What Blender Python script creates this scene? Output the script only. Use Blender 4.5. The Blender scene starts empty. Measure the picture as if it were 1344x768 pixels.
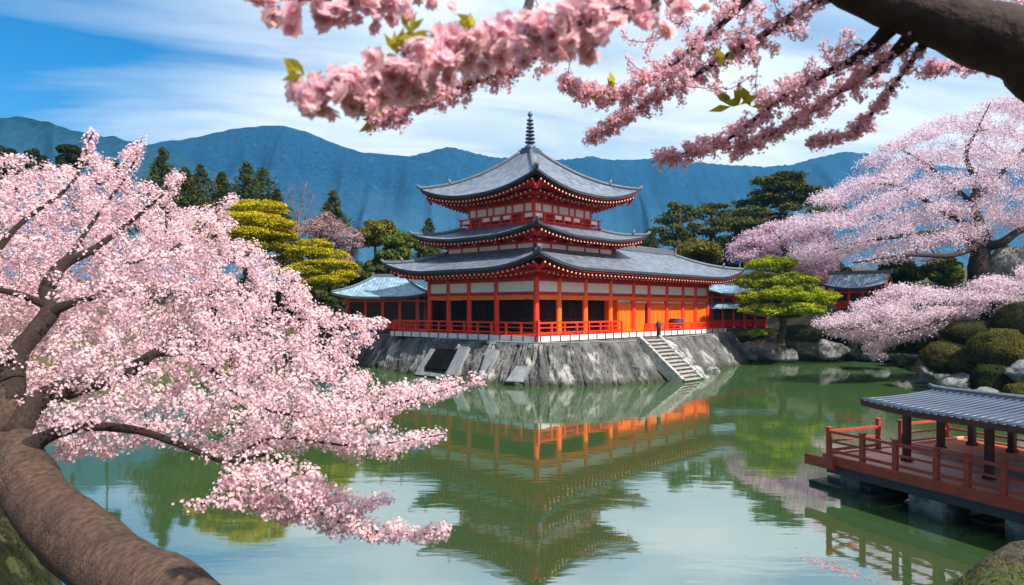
import bpy, bmesh, math, random
import numpy as np
from mathutils import Vector, Matrix, noise

rng = np.random.default_rng(11)
random.seed(11)
sc = bpy.context.scene
COL = sc.collection

# ------------------------------------------------------------------ camera, sky, sun, exposure
F, HY, CX, CAMH = 900.0, 405.0, 672.0, 4.5      # focal length and horizon measured on the photograph (1344 px wide)
cam_d = bpy.data.cameras.new("camera")
cam_d.sensor_width = 36.0
cam_d.lens = F / 1344.0 * 36.0
cam_d.shift_y = (HY - 384.0) / 1344.0
cam_d.clip_start = 0.05
cam_d.clip_end = 12000.0
cam_d.dof.use_dof = True
cam_d.dof.focus_distance = 30.0
cam_d.dof.aperture_fstop = 3.8
cam = bpy.data.objects.new("camera", cam_d)
cam.location = (0, 0, CAMH)
cam.rotation_euler = (math.radians(90), 0, 0)
COL.objects.link(cam)
sc.camera = cam

SUN_AZ = math.atan2(0.70, -0.71)      # towards the sun: right of the camera and a little behind it (x, y), clockwise from +Y
SUN_EL = math.radians(47)
SD = Vector((math.sin(SUN_AZ) * math.cos(SUN_EL), math.cos(SUN_AZ) * math.cos(SUN_EL), math.sin(SUN_EL)))
sun_d = bpy.data.lights.new("sun", "SUN")
sun_d.energy = 5.0
sun_d.angle = math.radians(0.5)
sun_d.color = (1.0, 0.93, 0.83)
sun = bpy.data.objects.new("sun", sun_d)
sun.rotation_euler = SD.to_track_quat('Z', 'Y').to_euler()
sun.location = (60, -30, 80)
COL.objects.link(sun)

world = bpy.data.worlds.new("World")
sc.world = world
world.use_nodes = True
wn, wl = world.node_tree.nodes, world.node_tree.links
wn.clear()
w_out = wn.new("ShaderNodeOutputWorld")
w_bg = wn.new("ShaderNodeBackground")
w_bg.inputs["Strength"].default_value = 0.12
w_sky = wn.new("ShaderNodeTexSky")
w_sky.sky_type = 'NISHITA'
w_sky.sun_disc = False
w_sky.sun_elevation = SUN_EL
w_sky.sun_rotation = SUN_AZ
w_sky.altitude = 200
w_sky.air_density = 1.0
w_sky.dust_density = 0.4
w_sky.ozone_density = 3.0
w_tc = wn.new("ShaderNodeTexCoord")
w_sep = wn.new("ShaderNodeSeparateXYZ")
wl.new(w_tc.outputs["Generated"], w_sep.inputs[0])
def wmath(op, a, b=None, c=None):
    n = wn.new("ShaderNodeMath"); n.operation = op
    for i, v in enumerate((a, b, c)):
        if v is None: continue
        if isinstance(v, (int, float)): n.inputs[i].default_value = v
        else: wl.new(v, n.inputs[i])
    return n.outputs[0]
zc = wmath('ADD', wmath('MAXIMUM', w_sep.outputs[2], 0.0), 0.16)
cxn = wmath('DIVIDE', w_sep.outputs[0], zc)
cyn = wmath('DIVIDE', w_sep.outputs[1], zc)
w_comb = wn.new("ShaderNodeCombineXYZ")
# streaky cloud layer: long along one heading, short across it
wl.new(wmath('ADD', wmath('MULTIPLY', cxn, 0.42), wmath('MULTIPLY', cyn, 0.25)), w_comb.inputs[0])
wl.new(wmath('ADD', wmath('MULTIPLY', cyn, 1.0), wmath('MULTIPLY', cxn, -0.28)), w_comb.inputs[1])
w_n1 = wn.new("ShaderNodeTexNoise")
w_n1.inputs["Scale"].default_value = 1.15
w_n1.inputs["Detail"].default_value = 7.0
w_n1.inputs["Roughness"].default_value = 0.52
w_n1.inputs["Distortion"].default_value = 0.5
wl.new(w_comb.outputs[0], w_n1.inputs["Vector"])
# the cover thins out towards the far left of the sky
cover = wmath('ADD', w_n1.outputs[0], wmath('MULTIPLY', wmath('MINIMUM', wmath('ADD', w_sep.outputs[0], 0.30), 0.14), 0.75))
w_ramp = wn.new("ShaderNodeValToRGB")
w_ramp.color_ramp.elements[0].position = 0.33
w_ramp.color_ramp.elements[1].position = 0.55
w_ramp.color_ramp.elements[0].color = (0, 0, 0, 1)
w_ramp.color_ramp.elements[1].color = (1, 1, 1, 1)
wl.new(cover, w_ramp.inputs[0])
w_mix = wn.new("ShaderNodeMixRGB")
w_n2 = wn.new("ShaderNodeTexNoise")
w_n2.inputs["Scale"].default_value = 2.6
w_n2.inputs["Detail"].default_value = 6.0
w_n2.inputs["Roughness"].default_value = 0.55
w_n2.inputs["Distortion"].default_value = 0.8
wl.new(w_comb.outputs[0], w_n2.inputs["Vector"])
w_r2 = wn.new("ShaderNodeValToRGB")
w_r2.color_ramp.elements[0].position = 0.36
w_r2.color_ramp.elements[1].position = 0.62
w_r2.color_ramp.elements[0].color = (0.62, 0.72, 0.82, 1)
w_r2.color_ramp.elements[1].color = (1.0, 1.0, 1.0, 1)
wl.new(w_n2.outputs[0], w_r2.inputs[0])
w_cm = wn.new("ShaderNodeMixRGB")
w_cm.blend_type = 'MULTIPLY'
w_cm.inputs[0].default_value = 1.0
w_cm.inputs[2].default_value = (6.5, 6.7, 6.9, 1)
wl.new(w_r2.outputs[0], w_cm.inputs[1])
wl.new(w_cm.outputs[0], w_mix.inputs[2])
wl.new(w_ramp.outputs[0], w_mix.inputs[0])
w_hs = wn.new("ShaderNodeHueSaturation")
w_hs.inputs["Saturation"].default_value = 1.5
w_hs.inputs["Value"].default_value = 0.80
wl.new(w_sky.outputs[0], w_hs.inputs["Color"])
wl.new(w_hs.outputs[0], w_mix.inputs[1])
wl.new(w_mix.outputs[0], w_bg.inputs["Color"])
wl.new(w_bg.outputs[0], w_out.inputs["Surface"])

sc.view_settings.view_transform = 'Standard'
sc.view_settings.look = 'None'
sc.view_settings.gamma = 1.0
sc.view_settings.use_curve_mapping = False
sc.view_settings.exposure = 0.68
sc.render.engine = 'CYCLES'
cy = sc.cycles
cy.max_bounces = 7
cy.diffuse_bounces = 3
cy.glossy_bounces = 3
cy.transmission_bounces = 3
cy.volume_bounces = 0
cy.caustics_reflective = False
cy.caustics_refractive = False
cy.sample_clamp_indirect = 4.0
cy.use_denoising = True
try:
    cy.denoiser = 'OPENIMAGEDENOISE'
    cy.denoising_input_passes = 'RGB_ALBEDO_NORMAL'
except Exception:
    pass


def P(px, py, D):
    """A point seen at photograph pixel (px, py) and D metres away."""
    return Vector(((px - CX) / F * D, D, CAMH + (HY - py) / F * D))


# ------------------------------------------------------------------ materials
def make_mat(name, base, rough=0.7, var=0.2, scale=3.0, bump=0.0, bscale=12.0, bdist=0.02, stretch=(1, 1, 1),
             second=None, second_scale=1.5, second_lo=0.5, second_hi=0.65, metallic=0.0, spec=0.3, coords="Object"):
    m = bpy.data.materials.new(name)
    m.use_nodes = True
    n, l = m.node_tree.nodes, m.node_tree.links
    b = n["Principled BSDF"]
    b.inputs["Roughness"].default_value = rough
    b.inputs["Metallic"].default_value = metallic
    b.inputs["Specular IOR Level"].default_value = spec
    tc = n.new("ShaderNodeTexCoord")
    mp = n.new("ShaderNodeMapping")
    mp.inputs["Scale"].default_value = stretch
    l.new(tc.outputs[coords], mp.inputs[0])
    nz = n.new("ShaderNodeTexNoise")
    nz.inputs["Scale"].default_value = scale
    nz.inputs["Detail"].default_value = 6
    l.new(mp.outputs[0], nz.inputs["Vector"])
    rp = n.new("ShaderNodeValToRGB")
    rp.color_ramp.elements[0].position = 0.3
    rp.color_ramp.elements[1].position = 0.7
    rp.color_ramp.elements[0].color = tuple(max(0, c * (1 - var)) for c in base) + (1,)
    rp.color_ramp.elements[1].color = tuple(min(1, c * (1 + var)) for c in base) + (1,)
    l.new(nz.outputs[0], rp.inputs[0])
    out = rp.outputs[0]
    if second is not None:
        n2 = n.new("ShaderNodeTexNoise")
        n2.inputs["Scale"].default_value = second_scale
        n2.inputs["Detail"].default_value = 8
        n2.inputs["Roughness"].default_value = 0.62
        l.new(mp.outputs[0], n2.inputs["Vector"])
        r2 = n.new("ShaderNodeValToRGB")
        r2.color_ramp.elements[0].position = second_lo
        r2.color_ramp.elements[1].position = second_hi
        l.new(n2.outputs[0], r2.inputs[0])
        mx = n.new("ShaderNodeMixRGB")
        mx.inputs[2].default_value = tuple(second) + (1,)
        l.new(r2.outputs[0], mx.inputs[0])
        l.new(out, mx.inputs[1])
        out = mx.outputs[0]
    l.new(out, b.inputs["Base Color"])
    if bump > 0:
        n3 = n.new("ShaderNodeTexNoise")
        n3.inputs["Scale"].default_value = bscale
        n3.inputs["Detail"].default_value = 8
        l.new(mp.outputs[0], n3.inputs["Vector"])
        bp = n.new("ShaderNodeBump")
        bp.inputs["Strength"].default_value = bump
        bp.inputs["Distance"].default_value = bdist
        l.new(n3.outputs[0], bp.inputs["Height"])
        l.new(bp.outputs[0], b.inputs["Normal"])
    return m


def foliage_mat(name, transl=0.35, sat=1.0):
    m = bpy.data.materials.new(name)
    m.use_nodes = True
    n, l = m.node_tree.nodes, m.node_tree.links
    n.clear()
    o = n.new("ShaderNodeOutputMaterial")
    at = n.new("ShaderNodeAttribute")
    at.attribute_name = "Col"
    d = n.new("ShaderNodeBsdfDiffuse")
    t = n.new("ShaderNodeBsdfTranslucent")
    mx = n.new("ShaderNodeMixShader")
    mx.inputs[0].default_value = transl
    l.new(at.outputs["Color"], d.inputs[0])
    l.new(at.outputs["Color"], t.inputs[0])
    l.new(d.outputs[0], mx.inputs[1])
    l.new(t.outputs[0], mx.inputs[2])
    l.new(mx.outputs[0], o.inputs[0])
    return m


def tile_mat(name, base, pitch=0.3, course=0.35, bump=0.6, rough=0.45, var=0.22, spec=0.5):
    """Roof tiles from the roof's own UV map in metres: ribs up the slope, courses across it."""
    m = make_mat(name, base, rough=rough, var=var, scale=2.2, coords="UV", spec=spec)
    n, l = m.node_tree.nodes, m.node_tree.links
    b = n["Principled BSDF"]
    tc = [x for x in n if x.type == 'TEX_COORD'][0]
    sp = n.new("ShaderNodeSeparateXYZ")
    l.new(tc.outputs["UV"], sp.inputs[0])
    def M(op, a, bb=None):
        q = n.new("ShaderNodeMath"); q.operation = op
        for i, v in enumerate((a, bb)):
            if v is None: continue
            if isinstance(v, (int, float)): q.inputs[i].default_value = v
            else: l.new(v, q.inputs[i])
        return q.outputs[0]
    rib = M('ABSOLUTE', M('SINE', M('MULTIPLY', sp.outputs[0], math.pi / pitch)))
    crs = M('FRACT', M('MULTIPLY', sp.outputs[1], 1.0 / course))
    hgt = M('ADD', rib, M('MULTIPLY', crs, -0.45))
    bp = n.new("ShaderNodeBump")
    bp.inputs["Strength"].default_value = bump
    bp.inputs["Distance"].default_value = 0.08
    l.new(hgt, bp.inputs["Height"])
    l.new(bp.outputs[0], b.inputs["Normal"])
    # each tile takes its own grey
    cell = n.new("ShaderNodeTexWhiteNoise"); cell.noise_dimensions = '2D'
    cb = n.new("ShaderNodeCombineXYZ")
    l.new(M('FLOOR', M('MULTIPLY', sp.outputs[0], 1.0 / pitch)), cb.inputs[0])
    l.new(M('FLOOR', M('MULTIPLY', sp.outputs[1], 1.0 / course)), cb.inputs[1])
    l.new(cb.outputs[0], cell.inputs["Vector"])
    hsv = n.new("ShaderNodeHueSaturation")
    l.new(M('ADD', M('MULTIPLY', cell.outputs[0], 0.6), 0.7), hsv.inputs["Value"])
    src = b.inputs["Base Color"].links[0].from_socket
    l.new(src, hsv.inputs["Color"])
    l.new(hsv.outputs[0], b.inputs["Base Color"])
    return m


M_VERM = make_mat("vermilion_paint", (0.72, 0.040, 0.014), rough=0.5, var=0.18, scale=2.5, second=(0.40, 0.03, 0.02), second_scale=1.2, second_lo=0.52, second_hi=0.72)
M_RED = make_mat("deep_red_paint", (0.50, 0.020, 0.022), rough=0.5, var=0.2, scale=2.5)
M_ORANGE = make_mat("orange_paint", (0.88, 0.155, 0.010), rough=0.5, var=0.12, scale=1.2, stretch=(3, 3, 0.4), second=(0.70, 0.09, 0.01), second_scale=1.6, second_lo=0.5, second_hi=0.75)
M_WHITE = make_mat("white_plaster", (0.80, 0.73, 0.72), rough=0.8, var=0.06, scale=2, second=(0.60, 0.52, 0.50), second_scale=2.0, second_lo=0.5, second_hi=0.8)
M_GOLD = make_mat("pale_rafter_tip", (0.80, 0.62, 0.42), rough=0.6, var=0.1)
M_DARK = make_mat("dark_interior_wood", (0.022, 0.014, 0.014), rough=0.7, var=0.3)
M_BLACK = make_mat("culvert_shadow_paint", (0.007, 0.007, 0.008), rough=0.95, var=0.4, spec=0.05)
M_TILE = tile_mat("grey_roof_tile", (0.125, 0.15, 0.195))
M_TILE_B = tile_mat("blue_roof_tile", (0.17, 0.27, 0.36), pitch=0.28, course=0.4, bump=0.4)
M_TILE_P = tile_mat("slate_blue_roof_tile", (0.034, 0.054, 0.09), pitch=0.17, course=0.26, bump=0.9, rough=0.4)
M_RIDGE = make_mat("dark_ridge_tile", (0.10, 0.115, 0.14), rough=0.5, var=0.25, scale=6, bump=0.3)
M_TRIM = make_mat("dark_eave_edge", (0.035, 0.04, 0.05), rough=0.55, var=0.3, scale=6)
M_BRONZE = make_mat("bronze_spire", (0.07, 0.10, 0.14), rough=0.45, var=0.25, scale=5, metallic=0.3)
M_DECKW = make_mat("pale_deck_edge", (0.66, 0.62, 0.60), rough=0.7, var=0.12, scale=3, stretch=(1, 1, 3))
M_STONE = make_mat("embankment_stone", (0.10, 0.097, 0.095), rough=0.9, var=0.6, scale=1.3, bump=1.0, bscale=4.5, bdist=0.35, stretch=(1, 1, 0.32),
                   second=(0.36, 0.345, 0.32), second_scale=0.8, second_lo=0.53, second_hi=0.64)
def damp_line(m, z0=0.12, z1=0.5):
    n, l = m.node_tree.nodes, m.node_tree.links
    b = n["Principled BSDF"]
    geo = n.new("ShaderNodeNewGeometry")
    sp = n.new("ShaderNodeSeparateXYZ"); l.new(geo.outputs["Position"], sp.inputs[0])
    nz = n.new("ShaderNodeTexNoise"); nz.inputs["Scale"].default_value = 1.4; nz.inputs["Detail"].default_value = 6
    l.new(geo.outputs["Position"], nz.inputs["Vector"])
    ma = n.new("ShaderNodeMath"); ma.operation = 'MULTIPLY_ADD'; ma.inputs[1].default_value = -0.7
    l.new(nz.outputs[0], ma.inputs[0]); l.new(sp.outputs[2], ma.inputs[2])
    mr = n.new("ShaderNodeMapRange"); mr.inputs[1].default_value = z0 - 0.35; mr.inputs[2].default_value = z1 - 0.35
    mr.inputs[3].default_value = 0.85; mr.inputs[4].default_value = 0.0
    l.new(ma.outputs[0], mr.inputs[0])
    mx = n.new("ShaderNodeMixRGB"); mx.inputs[2].default_value = (0.026, 0.032, 0.014, 1)
    l.new(mr.outputs[0], mx.inputs[0])
    l.new(b.inputs["Base Color"].links[0].from_socket, mx.inputs[1])
    l.new(mx.outputs[0], b.inputs["Base Color"])
damp_line(M_STONE)
M_SLAB = make_mat("pale_concrete_slab", (0.20, 0.215, 0.225), rough=0.85, var=0.25, scale=2.5, bump=0.5, bscale=8, bdist=0.05)
M_STEP = make_mat("worn_step_stone", (0.34, 0.32, 0.30), rough=0.85, var=0.3, scale=3, bump=0.5, bscale=9, bdist=0.04)
M_RISER = make_mat("shaded_riser_stone", (0.12, 0.11, 0.10), rough=0.9, var=0.4, scale=3)  # shade under the nosings painted in as a darker riser colour
M_ROCK = make_mat("garden_rock", (0.20, 0.20, 0.20), rough=0.9, var=0.5, scale=2.0, bump=0.8, bscale=5, bdist=0.1, second=(0.07, 0.075, 0.04), second_scale=1.2, second_lo=0.48, second_hi=0.62)
M_PIER = make_mat("weathered_pier_concrete", (0.22, 0.21, 0.20), rough=0.85, var=0.3, scale=5, bump=0.6, bscale=14, bdist=0.04, second=(0.08, 0.085, 0.07), second_scale=3, second_lo=0.5, second_hi=0.62)
damp_line(M_PIER, 0.05, 0.35)
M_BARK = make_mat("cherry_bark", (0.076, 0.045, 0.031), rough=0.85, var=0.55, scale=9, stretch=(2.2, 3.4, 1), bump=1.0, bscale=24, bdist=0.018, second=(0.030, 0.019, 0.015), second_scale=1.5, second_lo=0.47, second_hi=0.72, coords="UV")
M_BARKM = make_mat("shaded_limb_bark", (0.036, 0.022, 0.018), rough=0.85, var=0.5, scale=9, stretch=(2.2, 3.4, 1), bump=1.0, bscale=20, bdist=0.018, second=(0.020, 0.013, 0.011), second_scale=1.8, second_lo=0.45, second_hi=0.7, coords="UV")  # darker copy of the trunk bark, crown shade painted into the limbs
M_BARKD = make_mat("dark_twig_bark", (0.030, 0.018, 0.016), rough=0.85, var=0.4, scale=7, bump=0.8, bscale=22, bdist=0.02)
M_BARKF = make_mat("pine_bark", (0.06, 0.045, 0.035), rough=0.9, var=0.4, scale=3, bump=0.5)
M_BLOSSOM = foliage_mat("cherry_petal", 0.48)
M_BLOSSOMB = foliage_mat("deep_pink_petal", 0.60)
M_LEAF = foliage_mat("leaf_blade", 0.30)
M_NEEDLE = foliage_mat("pine_needle", 0.22)
M_PRED = make_mat("pavilion_red_wood", (0.36, 0.055, 0.028), rough=0.5, var=0.25, scale=4, stretch=(1, 4, 4), bump=0.2, bscale=14)
M_PDARK = make_mat("pavilion_dark_wood", (0.10, 0.026, 0.018), rough=0.5, var=0.3, scale=5)
M_PDECK = make_mat("pavilion_deck_boards", (0.62, 0.31, 0.235), rough=0.6, var=0.18, scale=3, stretch=(1, 8, 1))
M_PRUST = make_mat("rust_floor_mat", (0.36, 0.085, 0.03), rough=0.8, var=0.2, scale=6)


# ------------------------------------------------------------------ mesh helpers
class MB:
    """Collects boxes, beams, tubes and grids into ONE mesh object."""
    def __init__(self):
        self.v, self.f, self.m, self.s, self.uv = [], [], [], [], {}

    def quad(self, pts, mi=0, smooth=False):
        b = len(self.v)
        self.v.extend([tuple(p) for p in pts])
        self.f.append(tuple(range(b, b + len(pts)))); self.m.append(mi); self.s.append(smooth)

    def box(self, x0, x1, y0, y1, z0, z1, mi=0):
        b = len(self.v)
        self.v.extend([(x0, y0, z0), (x1, y0, z0), (x1, y1, z0), (x0, y1, z0), (x0, y0, z1), (x1, y0, z1), (x1, y1, z1), (x0, y1, z1)])
        for q in ((0, 3, 2, 1), (4, 5, 6, 7), (0, 1, 5, 4), (1, 2, 6, 5), (2, 3, 7, 6), (3, 0, 4, 7)):
            self.f.append(tuple(b + i for i in q)); self.m.append(mi); self.s.append(False)

    def beam(self, p0, p1, w, h, mi=0, up=(0, 0, 1)):
        p0, p1 = Vector(p0), Vector(p1)
        d = (p1 - p0).normalized()
        s = d.cross(Vector(up))
        if s.length < 1e-4: s = Vector((1, 0, 0))
        s.normalize()
        u = s.cross(d).normalized()
        b = len(self.v)
        for p in (p0, p1):
            for a, c in ((-1, -1), (1, -1), (1, 1), (-1, 1)):
                self.v.append(tuple(p + s * (a * w / 2) + u * (c * h / 2)))
        for q in ((0, 1, 2, 3), (7, 6, 5, 4), (0, 4, 5, 1), (1, 5, 6, 2), (2, 6, 7, 3), (3, 7, 4, 0)):
            self.f.append(tuple(b + i for i in q)); self.m.append(mi); self.s.append(False)

    def tube(self, pts, rad, n=8, mi=0, rough=0.0, cap=True, uv=False):
        pts = [Vector(p) for p in pts]
        b = len(self.v)
        prev = None
        run = 0.0
        for i, p in enumerate(pts):
            d = (pts[min(i + 1, len(pts) - 1)] - pts[max(i - 1, 0)])
            d = d.normalized() if d.length > 1e-9 else Vector((0, 0, 1))
            if i: run += (p - pts[i - 1]).length
            if prev is None:
                a = d.cross(Vector((0.13, 0.21, 1)))
                if a.length < 1e-3: a = d.cross(Vector((1, 0, 0)))
            else:
                a = prev - d * prev.dot(d)
            a.normalize(); prev = a
            c = d.cross(a)
            for k in range(n):
                t = 2 * math.pi * k / n
                r = rad[i]
                q = p + (a * math.cos(t) + c * math.sin(t)) * r
                if rough:
                    nn = noise.noise(q * (0.35 / max(r, 0.02))) * rough + noise.noise(q * (1.3 / max(r, 0.02))) * rough * 0.4
                    q = p + (a * math.cos(t) + c * math.sin(t)) * (r * (1 + nn))
                if uv: self.uv[len(self.v)] = (abs(t / math.pi - 1) * math.pi * 0.2, run)
                self.v.append(tuple(q))
        for i in range(len(pts) - 1):
            for k in range(n):
                k2 = (k + 1) % n
                self.f.append((b + i * n + k, b + i * n + k2, b + (i + 1) * n + k2, b + (i + 1) * n + k)); self.m.append(mi); self.s.append(True)
        if cap:
            self.f.append(tuple(b + k for k in range(n))[::-1]); self.m.append(mi); self.s.append(False)
            e = b + (len(pts) - 1) * n
            self.f.append(tuple(e + k for k in range(n))); self.m.append(mi); self.s.append(False)

    def lathe(self, prof, n=16, c=(0, 0, 0), mi=0):
        b = len(self.v)
        for r, z in prof:
            for k in range(n):
                t = 2 * math.pi * k / n
                self.v.append((c[0] + r * math.cos(t), c[1] + r * math.sin(t), c[2] + z))
        for i in range(len(prof) - 1):
            for k in range(n):
                k2 = (k + 1) % n
                self.f.append((b + i * n + k, b + i * n + k2, b + (i + 1) * n + k2, b + (i + 1) * n + k)); self.m.append(mi); self.s.append(True)

    def grid(self, rows, mi=0, smooth=True, uvrows=None):
        b = len(self.v)
        nr, nc = len(rows), len(rows[0])
        for r in rows: self.v.extend([tuple(p) for p in r])
        if uvrows:
            for i in range(nr):
                for j in range(nc): self.uv[b + i * nc + j] = uvrows[i][j]
        for i in range(nr - 1):
            for j in range(nc - 1):
                self.f.append((b + i * nc + j, b + i * nc + j + 1, b + (i + 1) * nc + j + 1, b + (i + 1) * nc + j)); self.m.append(mi); self.s.append(smooth)

    def build(self, name, mats, parent=None):
        if not isinstance(mats, (list, tuple)): mats = [mats]
        me = bpy.data.meshes.new(name)
        me.from_pydata(self.v, [], self.f)
        for m in mats: me.materials.append(m)
        me.polygons.foreach_set("material_index", self.m)
        me.polygons.foreach_set("use_smooth", self.s)
        if self.uv:
            ul = me.uv_layers.new(name="UVMap")
            li = np.zeros(len(me.loops), dtype=np.int32)
            me.loops.foreach_get("vertex_index", li)
            uva = np.zeros((len(self.v), 2), dtype=np.float32)
            for k, t in self.uv.items(): uva[k] = t
            ul.data.foreach_set("uv", uva[li].ravel())
        me.update()
        o = bpy.data.objects.new(name, me)
        COL.objects.link(o)
        if parent is not None: o.parent = parent
        return o


def tag(o, label, cat, group=None):
    o["label"] = label
    o["category"] = cat
    if group: o["group"] = group
    return o


def thing(name, label, cat, loc=(0, 0, 0), rz=0.0, group=None):
    o = bpy.data.objects.new(name, None)
    o.empty_display_size = 0.3
    COL.objects.link(o)
    o.location = loc
    o.rotation_euler = (0, 0, rz)
    return tag(o, label, cat, group)


def struct(o):
    o["kind"] = "structure"
    return o


def poly_mesh(name, V, nper, C, mat, parent=None):
    """V: (N, nper, 3) separate faces; C: (N, nper, 3) or (N, 3) colours."""
    N = V.shape[0]
    me = bpy.data.meshes.new(name)
    me.vertices.add(N * nper)
    me.vertices.foreach_set("co", V.reshape(-1).astype(np.float32))
    me.loops.add(N * nper)
    me.loops.foreach_set("vertex_index", np.arange(N * nper, dtype=np.int32))
    me.polygons.add(N)
    me.polygons.foreach_set("loop_start", np.arange(0, N * nper, nper, dtype=np.int32))
    me.polygons.foreach_set("loop_total", np.full(N, nper, dtype=np.int32))
    me.update(calc_edges=True)
    ca = me.attributes.new("Col", 'FLOAT_COLOR', 'POINT')
    if C.ndim == 2: C = np.repeat(C[:, None, :], nper, axis=1)
    CC = np.ones((N * nper, 4), dtype=np.float32)
    CC[:, :3] = np.clip(C.reshape(-1, 3), 0, 1)
    ca.data.foreach_set("color", CC.ravel())
    me.materials.append(mat)
    o = bpy.data.objects.new(name, me)
    COL.objects.link(o)
    if parent is not None: o.parent = parent
    return o


def unit(a):
    return a / np.maximum(np.linalg.norm(a, axis=-1, keepdims=True), 1e-9)


def frames(nrm):
    r = rng.normal(size=nrm.shape)
    t = unit(np.cross(nrm, r))
    return t, np.cross(nrm, t)


def leaves(pos, nrm, length, width):
    """Kite-shaped leaf faces."""
    t, b = frames(unit(nrm))
    N = len(pos)
    L = np.broadcast_to(np.asarray(length, float).reshape(-1, 1) if np.ndim(length) else np.full((N, 1), length), (N, 1))
    W = np.broadcast_to(np.asarray(width, float).reshape(-1, 1) if np.ndim(width) else np.full((N, 1), width), (N, 1))
    V = np.stack([pos - t * L * 0.5, pos + b * W * 0.5 + nrm * 0.0, pos + t * L * 0.5, pos - b * W * 0.5], axis=1)
    return V


def flowers(pos, nrm, size, base, centre, petals=5, cup=0.35, layers=1):
    """Cherry flowers: petals round a centre, each a kite with a deeper pink foot."""
    n = unit(nrm)
    t, b = frames(n)
    s = np.asarray(size).reshape(-1, 1)
    Vs, Cs = [], []
    N = len(pos)
    shade = rng.uniform(0.86, 1.08, size=(N, 1))
    tint = rng.normal(0, 0.022, size=(N, 3)) + shade - 1.0
    colb = np.clip(base + tint * base, 0, 1)
    colc = np.clip(centre + tint * centre, 0, 1)
    for ly in range(layers):
        cupl = cup + 0.75 * ly
        ss = s * (1.0 - 0.18 * ly)
        for k in range(petals):
            a = 2 * math.pi * (k + 0.5 * ly) / petals + rng.normal(0, 0.12, size=(N, 1))
            d = t * np.cos(a) + b * np.sin(a)
            e = -t * np.sin(a) + b * np.cos(a)
            cu = cupl + rng.normal(0, 0.12, size=(N, 1))
            w = 0.40
            v0 = pos
            v1 = pos + ss * (0.62 * d + w * e + 0.45 * cu * n)
            v2 = pos + ss * (1.0 * d + 0.75 * cu * n)
            v3 = pos + ss * (0.62 * d - w * e + 0.45 * cu * n)
            Vs.append(np.stack([v0, v1, v2, v3], axis=1))
            Cs.append(np.stack([colc, colb, colb, colb], axis=1))
    return np.concatenate(Vs), np.concatenate(Cs)


def in_poly(x, y, poly):
    c = np.zeros(x.shape, bool)
    n = len(poly)
    for i in range(n):
        x0, y0 = poly[i]; x1, y1 = poly[(i + 1) % n]
        cond = ((y0 > y) != (y1 > y))
        xi = (x1 - x0) * (y - y0) / ((y1 - y0) if y1 != y0 else 1e-9) + x0
        c ^= cond & (x < xi)
    return c


def poly_dist(x, y, poly):
    d = np.full(x.shape, 1e9)
    n = len(poly)
    for i in range(n):
        ax, ay = poly[i]; bx, by = poly[(i + 1) % n]
        dx, dy = bx - ax, by - ay
        t = np.clip(((x - ax) * dx + (y - ay) * dy) / (dx * dx + dy * dy + 1e-12), 0, 1)
        d = np.minimum(d, np.hypot(x - ax - t * dx, y - ay - t * dy))
    return d


def sstep(a, b, x):
    t = np.clip((x - a) / (b - a), 0, 1)
    return t * t * (3 - 2 * t)


def catmull(pts, per=5):
    """Smooth list of tuples of any length through the given knots."""
    p = [np.array(q, float) for q in pts]
    p = [2 * p[0] - p[1]] + p + [2 * p[-1] - p[-2]]
    out = []
    for i in range(1, len(p) - 2):
        for k in range(per):
            t = k / per
            out.append(0.5 * ((2 * p[i]) + (-p[i - 1] + p[i + 1]) * t + (2 * p[i - 1] - 5 * p[i] + 4 * p[i + 1] - p[i + 2]) * t * t
                              + (-p[i - 1] + 3 * p[i] - 3 * p[i + 1] + p[i + 2]) * t ** 3))
    out.append(p[-2])
    return out


# ------------------------------------------------------------------ ground, water, mountains
POND = [(-3.1, 5.7), (-4.2, 7.5), (-6.5, 9.2), (-9, 11), (-14, 14), (-20, 20), (-27, 30), (-29, 42), (-22, 52), (-13.6, 57.0), (-8, 50), (-3, 45), (0.5, 42.5), (4, 42.5),
        (8, 44), (10.3, 46), (13.1, 50), (17, 55), (20.6, 59.5), (24, 59.5), (28.6, 60), (33.0, 60.5), (33.2, 57), (30, 51), (27.2, 45), (24.8, 38), (23.6, 31),
        (25, 20), (24, 11), (16, 7.5), (9, 6.8), (5.5, 7.25), (3.3, 6.6), (2.2, 5.4), (0, 5.1), (-2, 5.1)]


def ground_z(x, y, detail=True):
    x = np.atleast_1d(np.asarray(x, float)); y = np.atleast_1d(np.asarray(y, float))
    ins = in_poly(x, y, POND)
    d = poly_dist(x, y, POND)
    sd = np.where(ins, -d, d)
    T = 2.25 + 4.6 * sstep(26.5, 37, x) * sstep(24, 40, y) * (1 - sstep(90, 140, y) * 0.2)
    T = T + 3.5 * sstep(66, 100, y) + 3.0 * sstep(-30, -60, x) + 4 * sstep(100, 300, y)
    near = 1 - sstep(9, 16, np.hypot(x, y))
    T = T * (1 - near) + 2.68 * near
    W = 3.6 * (1 - near) + 1.35 * near
    T = T + 0.08 * np.exp(-((x - 4.9) ** 2 / 1.6 + (y - 5.7) ** 2 / 0.9)) + 0.25 * np.exp(-((x + 4.9) ** 2 / 1.5 + (y - 6.0) ** 2 / 1.5))
    z = np.where(sd > 0, T * sstep(-0.3, 1, sd / W), -1.3 * sstep(0, 3.0, d)) - 0.02
    if detail:
        a = np.array([noise.noise(Vector((px * 0.35, py * 0.35, 3.1))) * 0.28 + noise.noise(Vector((px * 1.3, py * 1.3, 7.7))) * 0.10 for px, py in zip(x, y)])
        z = z + a * sstep(0.1, 2.0, sd) * (1 - 0.55 * near)
    return z


def gz(x, y):
    return float(ground_z([x], [y])[0])


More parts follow.
